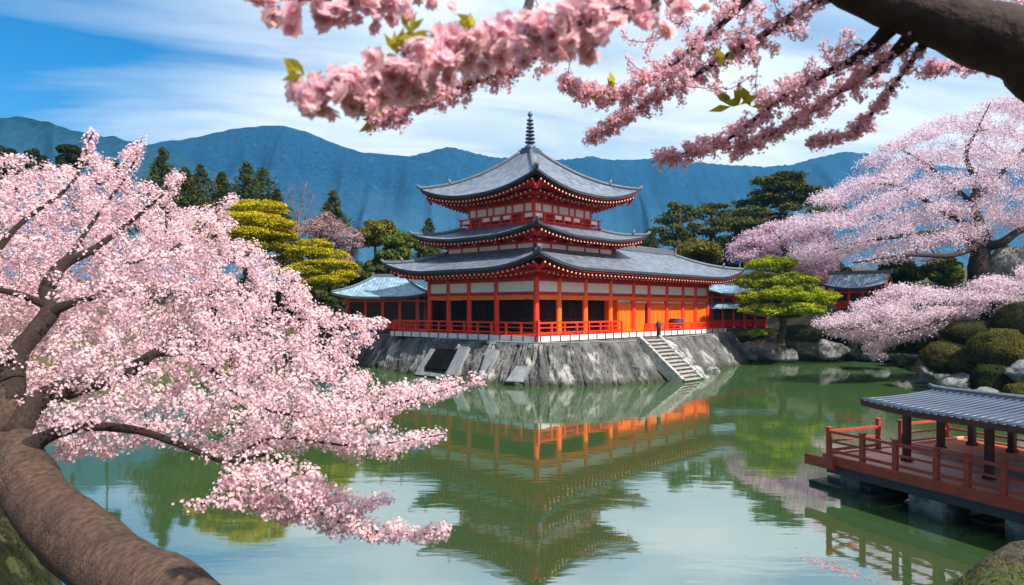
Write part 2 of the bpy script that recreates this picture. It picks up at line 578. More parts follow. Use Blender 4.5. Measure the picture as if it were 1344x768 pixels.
def build_ground():
    xs = np.unique(np.concatenate([np.linspace(-12, 12, 97), np.linspace(-60, 60, 121), np.linspace(-220, 220, 45), np.linspace(-2300, 2300, 25)]).round(3))
    ys = np.unique(np.concatenate([np.linspace(-6, 14, 81), np.linspace(14, 110, 97), np.linspace(110, 320, 22), np.linspace(320, 2000, 15), [-40, -20]]).round(3))
    X, Y = np.meshgrid(xs, ys)
    Z = ground_z(X.ravel(), Y.ravel()).reshape(X.shape)
    mb = MB()
    mb.grid([[(X[i, j], Y[i, j], Z[i, j]) for j in range(len(xs))] for i in range(len(ys))])
    m = make_mat("mossy_earth", (0.075, 0.056, 0.032), rough=0.95, var=0.45, scale=2.2, bump=1.0, bscale=7, bdist=0.12,
                 second=(0.06, 0.07, 0.014), second_scale=1.1, second_lo=0.46, second_hi=0.6)
    struct(mb.build("ground", m))


def build_water():
    m = bpy.data.materials.new("pond_water")
    m.use_nodes = True
    n, l = m.node_tree.nodes, m.node_tree.links
    b = n["Principled BSDF"]
    b.inputs["Base Color"].default_value = (0.042, 0.088, 0.027, 1)
    b.inputs["Roughness"].default_value = 0.035
    b.inputs["IOR"].default_value = 6.0
    b.inputs["Specular IOR Level"].default_value = 0.5
    tc = n.new("ShaderNodeTexCoord")
    def nz(scale, sx, sy, detail):
        mp = n.new("ShaderNodeMapping")
        mp.inputs["Scale"].default_value = (sx, sy, 1)
        mp.inputs["Rotation"].default_value = (0, 0, math.radians(8))
        l.new(tc.outputs["Object"], mp.inputs[0])
        t = n.new("ShaderNodeTexNoise")
        t.inputs["Scale"].default_value = scale
        t.inputs["Detail"].default_value = detail
        t.inputs["Distortion"].default_value = 0.4
        l.new(mp.outputs[0], t.inputs["Vector"])
        return t.outputs[0]
    n1 = nz(1.0, 0.55, 1.6, 2.0)
    n2 = nz(1.0, 2.2, 6.0, 2.0)
    # gusts: ripples stronger in patches
    gust = nz(1.0, 0.05, 0.11, 2.0)
    gr = n.new("ShaderNodeMapRange")
    gr.inputs[1].default_value = 0.38; gr.inputs[2].default_value = 0.66
    gr.inputs[3].default_value = 0.25; gr.inputs[4].default_value = 1.0
    l.new(gust, gr.inputs[0])
    ad = n.new("ShaderNodeMath"); ad.operation = 'MULTIPLY_ADD'
    ad.inputs[1].default_value = 0.22
    l.new(n2, ad.inputs[0]); l.new(n1, ad.inputs[2])
    bp = n.new("ShaderNodeBump")
    bp.inputs["Distance"].default_value = 0.0052
    l.new(gr.outputs[0], bp.inputs["Strength"])
    l.new(ad.outputs[0], bp.inputs["Height"])
    l.new(bp.outputs[0], b.inputs["Normal"])
    mb = MB()
    mb.grid([[(-45, 3, 0), (45, 3, 0)], [(-45, 70, 0), (45, 70, 0)]], smooth=False)
    struct(mb.build("water", m))


def mountain(name, sky, D0, D1, seed, base_col, foot=-2.0, rugged=1.0):
    """A range of hills whose skyline stands D1 metres away, spurs running forward to D0."""
    px = np.array([s[0] for s in sky], float); py = np.array([s[1] for s in sky], float)
    cols = np.arange(px[0], px[-1] + 1, 4.0)
    yy = np.interp(cols, px, py)
    nr = 46
    mb = MB()
    rows = []
    for j in range(nr):
        r = j / (nr - 1)
        D = D0 + (D1 - D0) * r
        row = []
        for c, y in zip(cols, yy):
            top = CAMH + (HY - y) / F * D1
            x1 = (c - CX) / F * D1
            X = x1 * (0.72 + 0.28 * r)
            q = Vector((c * 0.020 + r * 0.5, r * 0.7, seed))
            rid = (1 - abs(noise.noise(q)) * 2) * 0.5 + (1 - abs(noise.noise(q * 2.7)) * 2) * 0.22 + noise.noise(Vector((c * 0.11 + r, r * 2.0, seed + 3))) * 0.14
            fall = math.sin(math.pi * min(1, r)) ** 0.8
            h = top * (r ** 1.25) + rid * top * 0.085 * fall * rugged
            if j == nr - 1: h = top + noise.noise(Vector((c * 0.25, 0, seed))) * 2.2 + noise.noise(Vector((c * 0.07, 5, seed))) * 3.0
            row.append((X + noise.noise(q * 3.1) * 18 * fall, D + noise.noise(Vector((c * .03, r * 3, seed + 9))) * 40 * fall, max(foot, h)))
        rows.append(row)
    back = [(p[0] * 1.04, p[1] + 180, p[2] * 0.55) for p in rows[-1]]
    back2 = [(p[0] * 1.06, p[1] + 330, foot) for p in rows[-1]]
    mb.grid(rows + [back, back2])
    m = make_mat(name + "_slope", base_col, rough=0.95, var=0.55, scale=0.16, bump=0.45, bscale=0.28, bdist=2.0, spec=0.03, stretch=(1, 0.45, 0.6),  # base_col has the blue of distance haze mixed into it
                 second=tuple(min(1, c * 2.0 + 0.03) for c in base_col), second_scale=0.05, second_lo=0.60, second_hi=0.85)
    # pale haze at the mountain foot, painted into the slope colour by height
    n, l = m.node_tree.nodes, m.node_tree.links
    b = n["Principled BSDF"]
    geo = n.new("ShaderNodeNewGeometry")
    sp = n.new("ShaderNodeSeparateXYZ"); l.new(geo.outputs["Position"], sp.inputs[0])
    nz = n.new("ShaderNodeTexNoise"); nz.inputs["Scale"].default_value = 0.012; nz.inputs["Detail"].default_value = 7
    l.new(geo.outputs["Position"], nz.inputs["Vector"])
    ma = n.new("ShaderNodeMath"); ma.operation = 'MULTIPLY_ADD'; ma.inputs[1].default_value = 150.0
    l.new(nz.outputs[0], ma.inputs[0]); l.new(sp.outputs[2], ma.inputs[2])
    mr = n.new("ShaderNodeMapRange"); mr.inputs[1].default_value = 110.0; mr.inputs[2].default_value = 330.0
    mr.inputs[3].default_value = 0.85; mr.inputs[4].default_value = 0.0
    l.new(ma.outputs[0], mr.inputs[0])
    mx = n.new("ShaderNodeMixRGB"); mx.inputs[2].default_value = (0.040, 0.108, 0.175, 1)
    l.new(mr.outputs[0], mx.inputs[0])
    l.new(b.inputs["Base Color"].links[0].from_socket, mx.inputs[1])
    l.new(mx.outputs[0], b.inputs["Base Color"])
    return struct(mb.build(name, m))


build_ground()
build_water()
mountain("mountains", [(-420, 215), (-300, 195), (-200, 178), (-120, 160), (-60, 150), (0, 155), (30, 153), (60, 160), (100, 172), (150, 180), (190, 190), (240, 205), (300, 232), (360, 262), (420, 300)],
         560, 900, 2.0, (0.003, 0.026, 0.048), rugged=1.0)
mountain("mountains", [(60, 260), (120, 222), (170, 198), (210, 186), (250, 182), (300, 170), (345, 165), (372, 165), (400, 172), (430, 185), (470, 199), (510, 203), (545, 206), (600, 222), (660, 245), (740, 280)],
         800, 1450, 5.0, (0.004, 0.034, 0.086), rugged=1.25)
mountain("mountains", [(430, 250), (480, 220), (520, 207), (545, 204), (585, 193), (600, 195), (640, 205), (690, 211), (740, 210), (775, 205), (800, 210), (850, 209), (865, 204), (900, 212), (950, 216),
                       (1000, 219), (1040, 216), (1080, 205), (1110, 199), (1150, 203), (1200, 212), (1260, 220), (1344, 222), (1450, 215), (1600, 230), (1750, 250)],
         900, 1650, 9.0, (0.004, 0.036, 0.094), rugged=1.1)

# the air: a closed box of thin haze round everything, the sky outside it
def build_haze():
    mb = MB()
    mb.box(-2700, 2700, -70, 2250, -3.4, 480)
    m = bpy.data.materials.new("thin_haze")
    m.use_nodes = True
    n, l = m.node_tree.nodes, m.node_tree.links
    n.clear()
    o = n.new("ShaderNodeOutputMaterial")
    v = n.new("ShaderNodeVolumePrincipled")
    v.inputs["Color"].default_value = (0.18, 0.62, 1.0, 1)
    v.inputs["Density"].default_value = 0.00019
    v.inputs["Anisotropy"].default_value = 0.3
    l.new(v.outputs[0], o.inputs["Volume"])
    h = mb.build("haze", m)
    h["kind"] = "stuff"
    h.display_type = 'WIRE'
build_haze()

# ------------------------------------------------------------------ roofs
def g_of(prof, d):
    return prof[0] * d + prof[1] * d * d


def roof_strip(mb, p0, p1, q0, q1, z0, prof, liftL=0.0, liftR=0.0, zone=5.0, off=0.0, mi=0, na=28, nr=9, run=None, flip=False):
    """One slope from eave p0-p1 up to q0-q1 (plan), concave, its corners swept up. Returns the eave row."""
    p0, p1, q0, q1 = (np.array(a, float) for a in (p0, p1, q0, q1))
    L = np.linalg.norm(p1 - p0)
    e = (p1 - p0) / L
    nrm = np.array([-e[1], e[0]])
    if np.dot((q0 + q1) / 2 - (p0 + p1) / 2, nrm) < 0: nrm = -nrm
    run = run or abs(np.dot(q0 - p0, nrm))
    rows, uvs = [], []
    for j in range(nr + 1):
        r = j / nr
        row, uvr = [], []
        for i in range(na + 1):
            a = i / na
            pe = p0 + (p1 - p0) * a
            pt = q0 + (q1 - q0) * a
            pl = pe + (pt - pe) * r
            dl, dr = a * L, (1 - a) * L
            lift = liftL * max(0, 1 - dl / zone) ** 2.1 + liftR * max(0, 1 - dr / zone) ** 2.1
            d = run * r
            z = z0 + g_of(prof, d) + lift * (1 - r) ** 2 + off
            row.append((pl[0], pl[1], z))
            uvr.append((np.dot(pl - p0, e), d * 1.12))
        rows.append(row); uvs.append(uvr)
    mb.grid(rows, mi=mi, uvrows=uvs)
    return rows


def make_roof(root, name, strips, z0, prof, zone, thick=0.26, mats=None, na=28):
    """strips: (p0, p1, q0, q1, liftL, liftR). Tiled top, dark eave edge, red soffit, all one thick roof."""
    top, trim, sof = mats or (M_TILE, M_TRIM, M_RED)
    mb = MB()
    edge = MB()
    for (p0, p1, q0, q1, lL, lR) in strips:
        rt = roof_strip(mb, p0, p1, q0, q1, z0, prof, lL, lR, zone, 0.0, 0, na)
        rb = roof_strip(mb, p0, p1, q0, q1, z0, prof, lL, lR, zone, -thick, 1, na)
        # eave edge: two stepped courses, the lower one set back
        e0 = rt[0]; e1 = rb[0]
        c = np.mean(np.array(rt[-1]), axis=0)
        def setback(row, k, dz):
            o = []
            for q, q2 in zip(row, rt[1]):
                v = np.array(q2) - np.array(rt[0][0]) * 0 - np.array(q)
                h = np.hypot(v[0], v[1]) + 1e-9
                o.append((q[0] + v[0] / h * k, q[1] + v[1] / h * k, q[2] + dz))
            return o
        edge.grid([e0, setback(e0, -0.03, 0.02)][::-1], smooth=False)
        edge.grid([setback(e0, -0.03, 0.02), setback(e0, -0.03, -thick * 0.62)], smooth=False)
        edge.grid([setback(e0, -0.03, -thick * 0.62), setback(e0, 0.10, -thick * 0.62)], smooth=False)
        edge.grid([setback(e0, 0.10, -thick * 0.62), setback(e0, 0.10, -thick - 0.02)], smooth=False)
        edge.grid([setback(e0, 0.10, -thick - 0.02), setback(e0, 0.30, -thick - 0.02)], smooth=False)
    ro = mb.build(name, [top, sof], root)
    edge.build("eave_edge", trim, ro)
    return ro


def hip_ridge(parent, p, q, z0, prof, lift, run, w=0.22, h=0.22, tip=True):
    mb = MB()
    p, q = np.array(p, float), np.array(q, float)
    pts = []
    for k in range(15):
        r = k / 14
        pl = p + (q - p) * r
        pts.append((pl[0], pl[1], z0 + g_of(prof, run * r) + lift * (1 - r) ** 2 + h * 0.35))
    d = (p - q) / np.linalg.norm(p - q)
    if tip:
        pts = [(p[0] + d[0] * 0.28, p[1] + d[1] * 0.28, pts[0][2] + 0.20), (p[0] + d[0] * 0.1, p[1] + d[1] * 0.1, pts[0][2] + 0.05)] + pts
    mb.tube(pts, [w * (0.55 if i == 0 else 0.62) for i in range(len(pts))], 8)
    o = mb.build("hip_ridge", M_RIDGE, parent)
    if tip:
        t = MB()
        b = pts[6]
        t.tube([(b[0], b[1], b[2]), (b[0] + d[0] * .05, b[1] + d[1] * .05, b[2] + .22), (b[0] + d[0] * .14, b[1] + d[1] * .14, b[2] + .42)], [.15, .12, .03], 7)
        t.build("ridge_ornament", M_RIDGE, o)
    return o


def rafters_along(mb, p0, p1, inward, z0, prof, lL, lR, zone, depth, drop, pitch=0.42, w=0.13, h=0.15, back=0.14):
    p0, p1, inw = np.array(p0, float), np.array(p1, float), np.array(inward, float)
    L = np.linalg.norm(p1 - p0)
    n = int(L / pitch)
    for i in range(n + 1):
        a = (i + 0.5) / (n + 1)
        pe = p0 + (p1 - p0) * a
        dl, dr = a * L, (1 - a) * L
        lift = lL * max(0, 1 - dl / zone) ** 2.1 + lR * max(0, 1 - dr / zone) ** 2.1
        dd = min(depth, dl + 0.05, dr + 0.05) if (lL and lR) else (min(depth, dl + 0.05) if lL else (min(depth, dr + 0.05) if lR else depth))
        if dd < 0.5: continue
        A = pe + inw * back
        B = pe + inw * dd
        zA = z0 - drop + lift * (1 - back / depth * 0.5) ** 2
        zB = z0 - drop + g_of(prof, dd) * 0.55 + lift * 0.12
        mb.beam((A[0], A[1], zA), (B[0], B[1], zB), w, h, 0)
        C = pe + inw * (back - 0.03)
        mb.beam((C[0], C[1], zA), (A[0], A[1], zA), w * 0.7, h * 0.7, 1)


def square_strips(c, he, ht, lift):
    cx, cy_ = c
    E = [(cx - he, cy_ - he), (cx + he, cy_ - he), (cx + he, cy_ + he), (cx - he, cy_ + he)]
    T = [(cx - ht, cy_ - ht), (cx + ht, cy_ - ht), (cx + ht, cy_ + ht), (cx - ht, cy_ + ht)]
    return [(E[i], E[(i + 1) % 4], T[i], T[(i + 1) % 4], lift, lift) for i in range(4)], E, T


# ------------------------------------------------------------------ the temple hall with its three-tier tower
TH = math.radians(46.5)
temple = thing("temple_hall", "vermilion three-tiered temple hall with grey tiled roofs and a ringed spire above the stone embankment", "temple", (1.53, 43.0, 0), TH)
DECK = 2.83
UL = [0, 2.2, 5.0, 7.9, 10.8, 12.9, 15.5, 18.0, 20.1, 22.2]
VL = [0, 3.5, 6.15, 8.3, 10.4]
CT = (5.3, 5.3)
OV = 2.25


def build_temple():
    # veranda
    mb = MB()
    mb.box(-1.1, 23.4, -1.1, 13.6, DECK - 0.16, DECK)
    mb.build("veranda_floor", M_VERM, temple)
    mb = MB()
    mb.box(-1.16, 23.46, -1.16, -1.10, DECK - 0.36, DECK - 0.03)
    mb.box(-1.16, -1.10, -1.10, 13.6, DECK - 0.36, DECK - 0.03)
    for i in range(26):                      # dark clips on the pale edge
        u = -0.95 + i * 0.95
        mb.box(u - 0.035, u + 0.035, -1.20, -1.162, DECK - 0.40, DECK + 0.0, 1)
    for i in range(15):
        v = -0.95 + i * 1.0
        mb.box(-1.20, -1.162, v - 0.035, v + 0.035, DECK - 0.40, DECK + 0.0, 1)
    mb.build("veranda_edge", [M_DECKW, M_TRIM], temple)
    mb = MB()
    for i in range(26):
        u = -0.9 + i * 0.95
        mb.box(u - 0.08, u + 0.08, -1.05, -0.9, 2.1, DECK - 0.16)
    for i in range(14):
        v = -0.9 + i * 1.05
        mb.box(-1.05, -0.9, v - 0.08, v + 0.08, 2.1, DECK - 0.16)
    mb.box(-0.5, 22.8, -0.5, 13.2, 2.2, DECK - 0.17)
    mb.build("veranda_posts", M_TRIM, temple)
    # railings
    def rail(a, b, posts, zt=0.78):
        m_ = MB()
        a, b = np.array(a, float), np.array(b, float)
        for z, w in ((zt, 0.11), (zt * 0.62, 0.07), (zt * 0.22, 0.08)):
            m_.beam((a[0], a[1], DECK + z), (b[0], b[1], DECK + z), w, w, 0)
        for i in range(posts + 1):
            p = a + (b - a) * i / posts
            m_.box(p[0] - 0.06, p[0] + 0.06, p[1] - 0.06, p[1] + 0.06, DECK - 0.02, DECK + zt + 0.002)
        return m_.build("railing", M_VERM, temple)
    rail((-1.0, -0.999), (7.9, -1.0), 7)
    rail((-1.001, -0.93), (-1.0, 13.4), 11)
    rail((10.9, -1.0), (23.2, -1.0), 9, 0.5)
    # tall corner post that runs down to the stone
    m_ = MB(); m_.box(-1.16, -0.98, -1.16, -0.98, 2.0, DECK + 0.95)
    m_.build("corner_post", M_VERM, temple)

    # columns and brackets
    colpos = [(u, 0) for u in UL] + [(0, v) for v in VL[1:]] + [(22.2, 3.3), (22.2, 6.6)] + [(u, 10.4) for u in (3.5, 7, 10.6)]
    for (u, v) in colpos:
        m_ = MB()
        m_.lathe([(0.20, DECK), (0.19, DECK + 0.3), (0.175, 6.55)], 14, (u, v, 0))
        m_.lathe([(0.26, DECK - 0.002), (0.26, DECK + 0.10), (0.20, DECK + 0.14)], 14, (u, v, 0))
        orange = (v == 0 and 1 < u < 9)
        m_.build("column", M_ORANGE if orange else M_VERM, temple)
        b = MB()
        b.box(u - 0.27, u + 0.27, v - 0.27, v + 0.27, 6.45, 6.62)
        if v == 0: b.box(u - 0.75, u + 0.75, v - 0.11, v + 0.11, 6.621, 6.80); b.box(u - 0.10, u + 0.10, v - 0.95, v + 0.4, 6.63, 6.79)
        else: b.box(u - 0.11, u + 0.11, v - 0.75, v + 0.75, 6.621, 6.80); b.box(u - 0.95, u + 0.4, v - 0.10, v + 0.10, 6.63, 6.79)
        for s in (-0.62, 0, 0.62):
            x, y = (u + s, v) if v == 0 else (u, v + s)
            b.box(x - 0.14, x + 0.14, y - 0.14, y + 0.14, 6.801, 6.93)
        if v == 0: b.box(u - 0.12, u + 0.12, -0.97, -0.951, 6.65, 6.77, 1)
        elif u == 0: b.box(-0.97, -0.951, v - 0.12, v + 0.12, 6.65, 6.77, 1)
        b.build("bracket", [M_RED, M_GOLD], temple)

    # beams round the hall
    def ring(z0, z1, dep, mat, name, out=0.0):
        m_ = MB()
        m_.box(-dep - out, 22.2 + dep + out, -dep - out, dep - out, z0, z1)
        m_.box(-dep - out, dep - out, dep - out, 10.4 + dep, z0, z1)
        m_.box(22.2 - dep, 22.2 + dep, dep - out, 6.6, z0, z1)
        return m_.build(name, mat, temple)
    ring(5.10, 5.36, 0.12, M_ORANGE, "tie_beam")
    ring(5.50, 5.58, 0.10, M_RED, "tie_beam")
    ring(6.24, 6.46, 0.12, M_RED, "head_beam")
    ring(6.93, 7.06, 0.14, M_RED, "eave_purlin")
    ring(5.36, 5.50, 0.05, M_RED, "tie_board")
    ring(6.46, 7.30, 0.04, M_RED, "frieze_board")
    # white plaster between the beams
    for a, b in zip(UL[:-1], UL[1:]):
        m_ = MB(); m_.box(a + 0.16, b - 0.16, -0.03, 0.03, 5.581, 6.239)
        m_.build("plaster_panel", M_WHITE, temple)
    for a, b in zip(VL[:-1], VL[1:]):
        m_ = MB(); m_.box(-0.03, 0.03, a + 0.16, b - 0.16, 5.581, 6.239)
        m_.build("plaster_panel", M_WHITE, temple)
    # carved transom slit above the orange wall
    for a, b in zip(UL[4:-1], UL[5:]):
        m_ = MB()
        m_.box(a + 0.17, b - 0.17, -0.06, -0.03, 4.86, 5.09, 0)
        k = int((b - a - .4) / 0.22)
        for i in range(k):
            x = a + 0.25 + i * 0.22
            m_.box(x, x + 0.13, -0.075, -0.061, 4.90, 5.04, 1)
        m_.build("transom", [M_RED, M_GOLD], temple)
    # orange board wall, set on a sill, a door standing ajar in it
    m_ = MB()
    m_.box(9.0, 12.45, 0.02, 0.10, DECK, 4.859)
    m_.box(12.78, 22.2, 0.02, 0.10, DECK, 4.859)
    m_.box(22.12, 22.2, 0.10, 6.6, DECK, 6.4)
    for x in np.arange(9.3, 22.0, 0.62):
        if 12.2 < x < 12.9: continue
        m_.box(x - 0.03, x + 0.03, -0.012, 0.02, DECK + 0.2, 4.80)
    m_.box(9.0, 12.45, -0.05, 0.02, DECK, DECK + 0.18)
    m_.box(12.78, 22.2, -0.05, 0.02, DECK, DECK + 0.18)
    m_.build("board_wall", M_ORANGE, temple)
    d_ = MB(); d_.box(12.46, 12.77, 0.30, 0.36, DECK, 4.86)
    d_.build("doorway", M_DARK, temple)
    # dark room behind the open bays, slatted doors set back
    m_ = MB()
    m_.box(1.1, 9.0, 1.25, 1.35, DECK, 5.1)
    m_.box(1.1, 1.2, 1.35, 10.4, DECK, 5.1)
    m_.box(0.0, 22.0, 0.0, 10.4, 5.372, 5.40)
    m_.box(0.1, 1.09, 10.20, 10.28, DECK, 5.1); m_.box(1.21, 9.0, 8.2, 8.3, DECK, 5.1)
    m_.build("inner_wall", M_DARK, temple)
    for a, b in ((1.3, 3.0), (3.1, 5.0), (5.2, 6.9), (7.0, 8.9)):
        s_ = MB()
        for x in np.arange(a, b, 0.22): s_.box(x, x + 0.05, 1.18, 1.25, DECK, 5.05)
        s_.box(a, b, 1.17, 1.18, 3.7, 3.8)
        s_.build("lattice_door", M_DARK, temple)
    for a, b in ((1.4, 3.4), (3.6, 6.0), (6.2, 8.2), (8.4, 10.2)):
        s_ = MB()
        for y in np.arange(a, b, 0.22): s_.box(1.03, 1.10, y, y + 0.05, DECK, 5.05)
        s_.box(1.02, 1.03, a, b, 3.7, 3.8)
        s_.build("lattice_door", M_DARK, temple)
    p_ = MB(); p_.box(8.95, 9.05, 0.10, 1.25, DECK, 5.1)
    p_.build("side_panel", M_ORANGE, temple)

    # ---- lower roof: skirt round the tower and hip roof over the long wing
    Z1, PR1 = 7.05, (0.38, 0.02)
    e = -OV
    us = 9.6
    wing_back = 6.6
    R = 24.45
    strips = [((e, e), (us, e), (1.0, 1.0), (us, 1.0), 0.85, 0),
              ((us, e), (R, e), (us, 2.2), (R - 4.45, 2.2), 0, 0.75),
              ((e, 12.85), (e, e), (1.0, 9.6), (1.0, 1.0), 0.75, 0.85),
              ((R, e), (R, wing_back), (R - 4.45, 2.2), (R - 4.45, 2.2), 0.75, 0.6),
              ((R, wing_back), (us, wing_back), (R - 4.45, 2.2), (us, 2.2), 0.6, 0),
              ((12.0, 12.85), (e, 12.85), (9.6, 9.6), (1.0, 9.6), 0, 0.75)]
    r1 = make_roof(temple, "lower_roof", strips, Z1, PR1, 5.0, na=34)
    hip_ridge(r1, (e, e), (1, 1), Z1, PR1, 0.85, 3.25)
    hip_ridge(r1, (e, 12.85), (1, 9.6), Z1, PR1, 0.75, 3.25)
    hip_ridge(r1, (R, e), (R - 4.45, 2.2), Z1, PR1, 0.75, 4.45)
    hip_ridge(r1, (R, wing_back), (R - 4.45, 2.2), Z1, PR1, 0.6, 4.45)
    zt = Z1 + g_of(PR1, 4.45)
    m_ = MB()
    m_.box(9.7, R - 4.3, 2.02, 2.38, zt - 0.05, zt + 0.26)
    m_.tube([(9.7, 2.2, zt + 0.30), (R - 4.3, 2.2, zt + 0.30)], [0.11, 0.11], 8)
    m_.box(R - 4.3, R - 4.12, 1.9, 2.5, zt - 0.12, zt + 0.55)
    m_.build("main_ridge", M_RIDGE, r1)
    rf = MB()
    rafters_along(rf, (e, e), (R, e), (0, 1), Z1, PR1, 0.85, 0.75, 5.0, 2.2, 0.40)
    rafters_along(rf, (e, e), (e, 12.85), (1, 0), Z1, PR1, 0.85, 0.75, 5.0, 2.2, 0.40)
    rafters_along(rf, (R, e), (R, wing_back), (-1, 0), Z1, PR1, 0.75, 0.6, 5.0, 2.2, 0.40)
    o = rf.build("rafters", [M_RED, M_GOLD], temple)
    # second, inner row of shorter rafters under the first
    rf = MB()
    i2 = 0.75
    rafters_along(rf, (e + i2, e + i2), (R - i2, e + i2), (0, 1), Z1 + 0.05, PR1, 0.35, 0.3, 4.0, 1.5, 0.56, pitch=0.45)
    rafters_along(rf, (e + i2, e + i2), (e + i2, 12.1), (1, 0), Z1 + 0.05, PR1, 0.35, 0.3, 4.0, 1.5, 0.56, pitch=0.45)
    rf.build("rafters", [M_RED, M_GOLD], temple)
    b_ = MB()
    b_.box(e + 0.7, R - 0.7, e + 0.85, e + 0.98, 6.72, 6.86); b_.box(e + 0.85, e + 0.98, e + 1.0, 12.2, 6.72, 6.86)
    b_.build("eave_beam", M_RED, temple)

    # ---- upper storeys
    def wall_ring(h, z0, z1, mat, name):
        m2 = MB(); cx, cy_ = CT
        m2.box(cx - h, cx + h, cy_ - h, cy_ - h + 0.1, z0, z1); m2.box(cx - h, cx + h, cy_ + h - 0.1, cy_ + h, z0, z1)
        m2.box(cx - h, cx - h + 0.1, cy_ - h + 0.1, cy_ + h - 0.1, z0, z1); m2.box(cx + h - 0.1, cx + h, cy_ - h + 0.1, cy_ + h - 0.1, z0, z1)
        return m2.build(name, mat, temple)

    def face_boxes(m2, h, items, mi=0, proud=0.05):
        """items: (a0, a1, z0, z1) along each of the four faces."""
        cx, cy_ = CT
        for (a0, a1, z0, z1) in items:
            m2.box(cx + a0, cx + a1, cy_ - h - proud, cy_ - h, z0, z1, mi)
            m2.box(cx - h - proud, cx - h, cy_ + a0, cy_ + a1, z0, z1, mi)
            m2.box(cx + h, cx + h + proud, cy_ + a0, cy_ + a1, z0, z1, mi)
            m2.box(cx + a0, cx + a1, cy_ + h, cy_ + h + proud, z0, z1, mi)

    def storey(h, z0, zw0, zw1, z1, edges, name):
        w = wall_ring(h, z0, z1, M_RED, name)
        p = MB()
        face_boxes(p, h, [(a + 0.07, b - 0.07, zw0, zw1) for a, b in zip(edges[:-1], edges[1:])], 0, 0.03)
        p.build("plaster_panels", M_WHITE, w)
        f = MB()
        face_boxes(f, h, [(a - 0.075, a + 0.075, z0 + 0.02, z1 - 0.02) for a in edges[1:-1]] + [(-h - 0.06, -h + 0.12, z0 + 0.02, z1 - 0.02), (h - 0.12, h + 0.06, z0 + 0.02, z1 - 0.02)], 0, 0.075)
        face_boxes(f, h, [(-h - 0.06, h + 0.06, zw0 - 0.14, zw0 - 0.01), (-h - 0.06, h + 0.06, zw1 + 0.01, zw1 + 0.14)], 0, 0.062)
        f.build("timber_frame", M_VERM, w)
        b = MB()                                # bracket sets in two steps under the eaves
        for a in edges:
            face_boxes(b, h + 0.08, [(a - 0.34, a + 0.34, z1 - 0.52, z1 - 0.40)], 0, 0.30)
            face_boxes(b, h + 0.08, [(a - 0.10, a + 0.10, z1 - 0.40, z1 - 0.27)], 0, 0.75)
            face_boxes(b, h + 0.08, [(a - 0.45, a + 0.45, z1 - 0.27, z1 - 0.14)], 0, 0.80)
            face_boxes(b, h + 0.885, [(a - 0.09, a + 0.09, z1 - 0.25, z1 - 0.16)], 1, 0.012)
            face_boxes(b, h + 0.385, [(a - 0.09, a + 0.09, z1 - 0.50, z1 - 0.42)], 1, 0.012)
        b.build("brackets", [M_RED, M_GOLD], w)
        return w

    storey(4.25, 7.9, 8.46, 8.78, 9.42, [-4.25, -2.7, -1.0, 1.0, 2.7, 4.25], "storey_wall")
    st, E, T = square_strips(CT, 6.1, 3.55, 0.62)
    Z2, PR2 = 9.28, (0.34, 0.018)
    r2 = make_roof(temple, "middle_roof", st, Z2, PR2, 5.0, thick=0.22)
    for i in range(4): hip_ridge(r2, E[i], T[i], Z2, PR2, 0.62, 2.55, w=0.2)
    rf = MB()
    cx, cy_ = CT
    inw = [(0, 1), (-1, 0), (0, -1), (1, 0)]
    for i in range(4): rafters_along(rf, E[i], E[(i + 1) % 4], inw[i], Z2, PR2, 0.62, 0.62, 5.0, 1.75, 0.34, pitch=0.36)
    rf.build("rafters", [M_RED, M_GOLD], temple)

    # balcony round the top storey
    bal = MB()
    hb = 3.62
    bal.box(cx - hb, cx + hb, cy_ - hb, cy_ + hb, 10.10, 10.28)
    bo = bal.build("balcony", M_RED, temple)
    fr = MB()
    for zz, w_ in ((10.36, 0.06), (10.60, 0.05), (10.94, 0.09)):
        face_boxes(fr, hb - 0.06, [(-hb - 0.15, hb + 0.15, zz - w_ / 2, zz + w_ / 2)], 0, 0.08)
    for a in np.linspace(-hb + 0.05, hb - 0.05, 8):
        face_boxes(fr, hb - 0.06, [(a - 0.06, a + 0.06, 10.28, 10.97)], 0, 0.09)
    aa = np.linspace(-hb + 0.05, hb - 0.05, 8)
    for k in range(7):
        if k % 2 == 0 or k == 3:
            face_boxes(fr, hb - 0.06, [(aa[k] + 0.14, aa[k + 1] - 0.2, 10.63, 10.88)], 1, 0.03)
    fr.build("balustrade", [M_VERM, M_WHITE], bo)

    storey(3.15, 10.1, 11.12, 11.62, 12.45, [-3.15, -2.35, -1.25, -0.6, 0.6, 1.25, 2.35, 3.15], "storey_wall")
    st, E, T = square_strips(CT, 5.68, 0.35, 1.0)
    Z3, PR3 = 12.25, (0.44, 0.052)
    r3 = make_roof(temple, "top_roof", st, Z3, PR3, 5.4, thick=0.24)
    for i in range(4): hip_ridge(r3, E[i], T[i], Z3, PR3, 1.0, 5.33, w=0.22)
    rf = MB()
    for i in range(4):
        rafters_along(rf, E[i], E[(i + 1) % 4], inw[i], Z3, PR3, 1.0, 1.0, 5.4, 2.4, 0.38, pitch=0.36)
    rf.build("rafters", [M_RED, M_GOLD], temple)
    rf = MB()
    E2 = [(cx - 4.85, cy_ - 4.85), (cx + 4.85, cy_ - 4.85), (cx + 4.85, cy_ + 4.85), (cx - 4.85, cy_ + 4.85)]
    for i in range(4):
        rafters_along(rf, E2[i], E2[(i + 1) % 4], inw[i], Z3 + 0.08, PR3, 0.5, 0.5, 4.6, 1.6, 0.56, pitch=0.42)
    rf.build("rafters", [M_RED, M_GOLD], temple)
    # spire
    zt = Z3 + g_of(PR3, 5.33)
    s_ = MB()
    s_.box(cx - 0.62, cx + 0.62, cy_ - 0.62, cy_ + 0.62, zt - 0.28, zt + 0.06)
    s_.box(cx - 0.48, cx + 0.48, cy_ - 0.48, cy_ + 0.48, zt + 0.06, zt + 0.22)
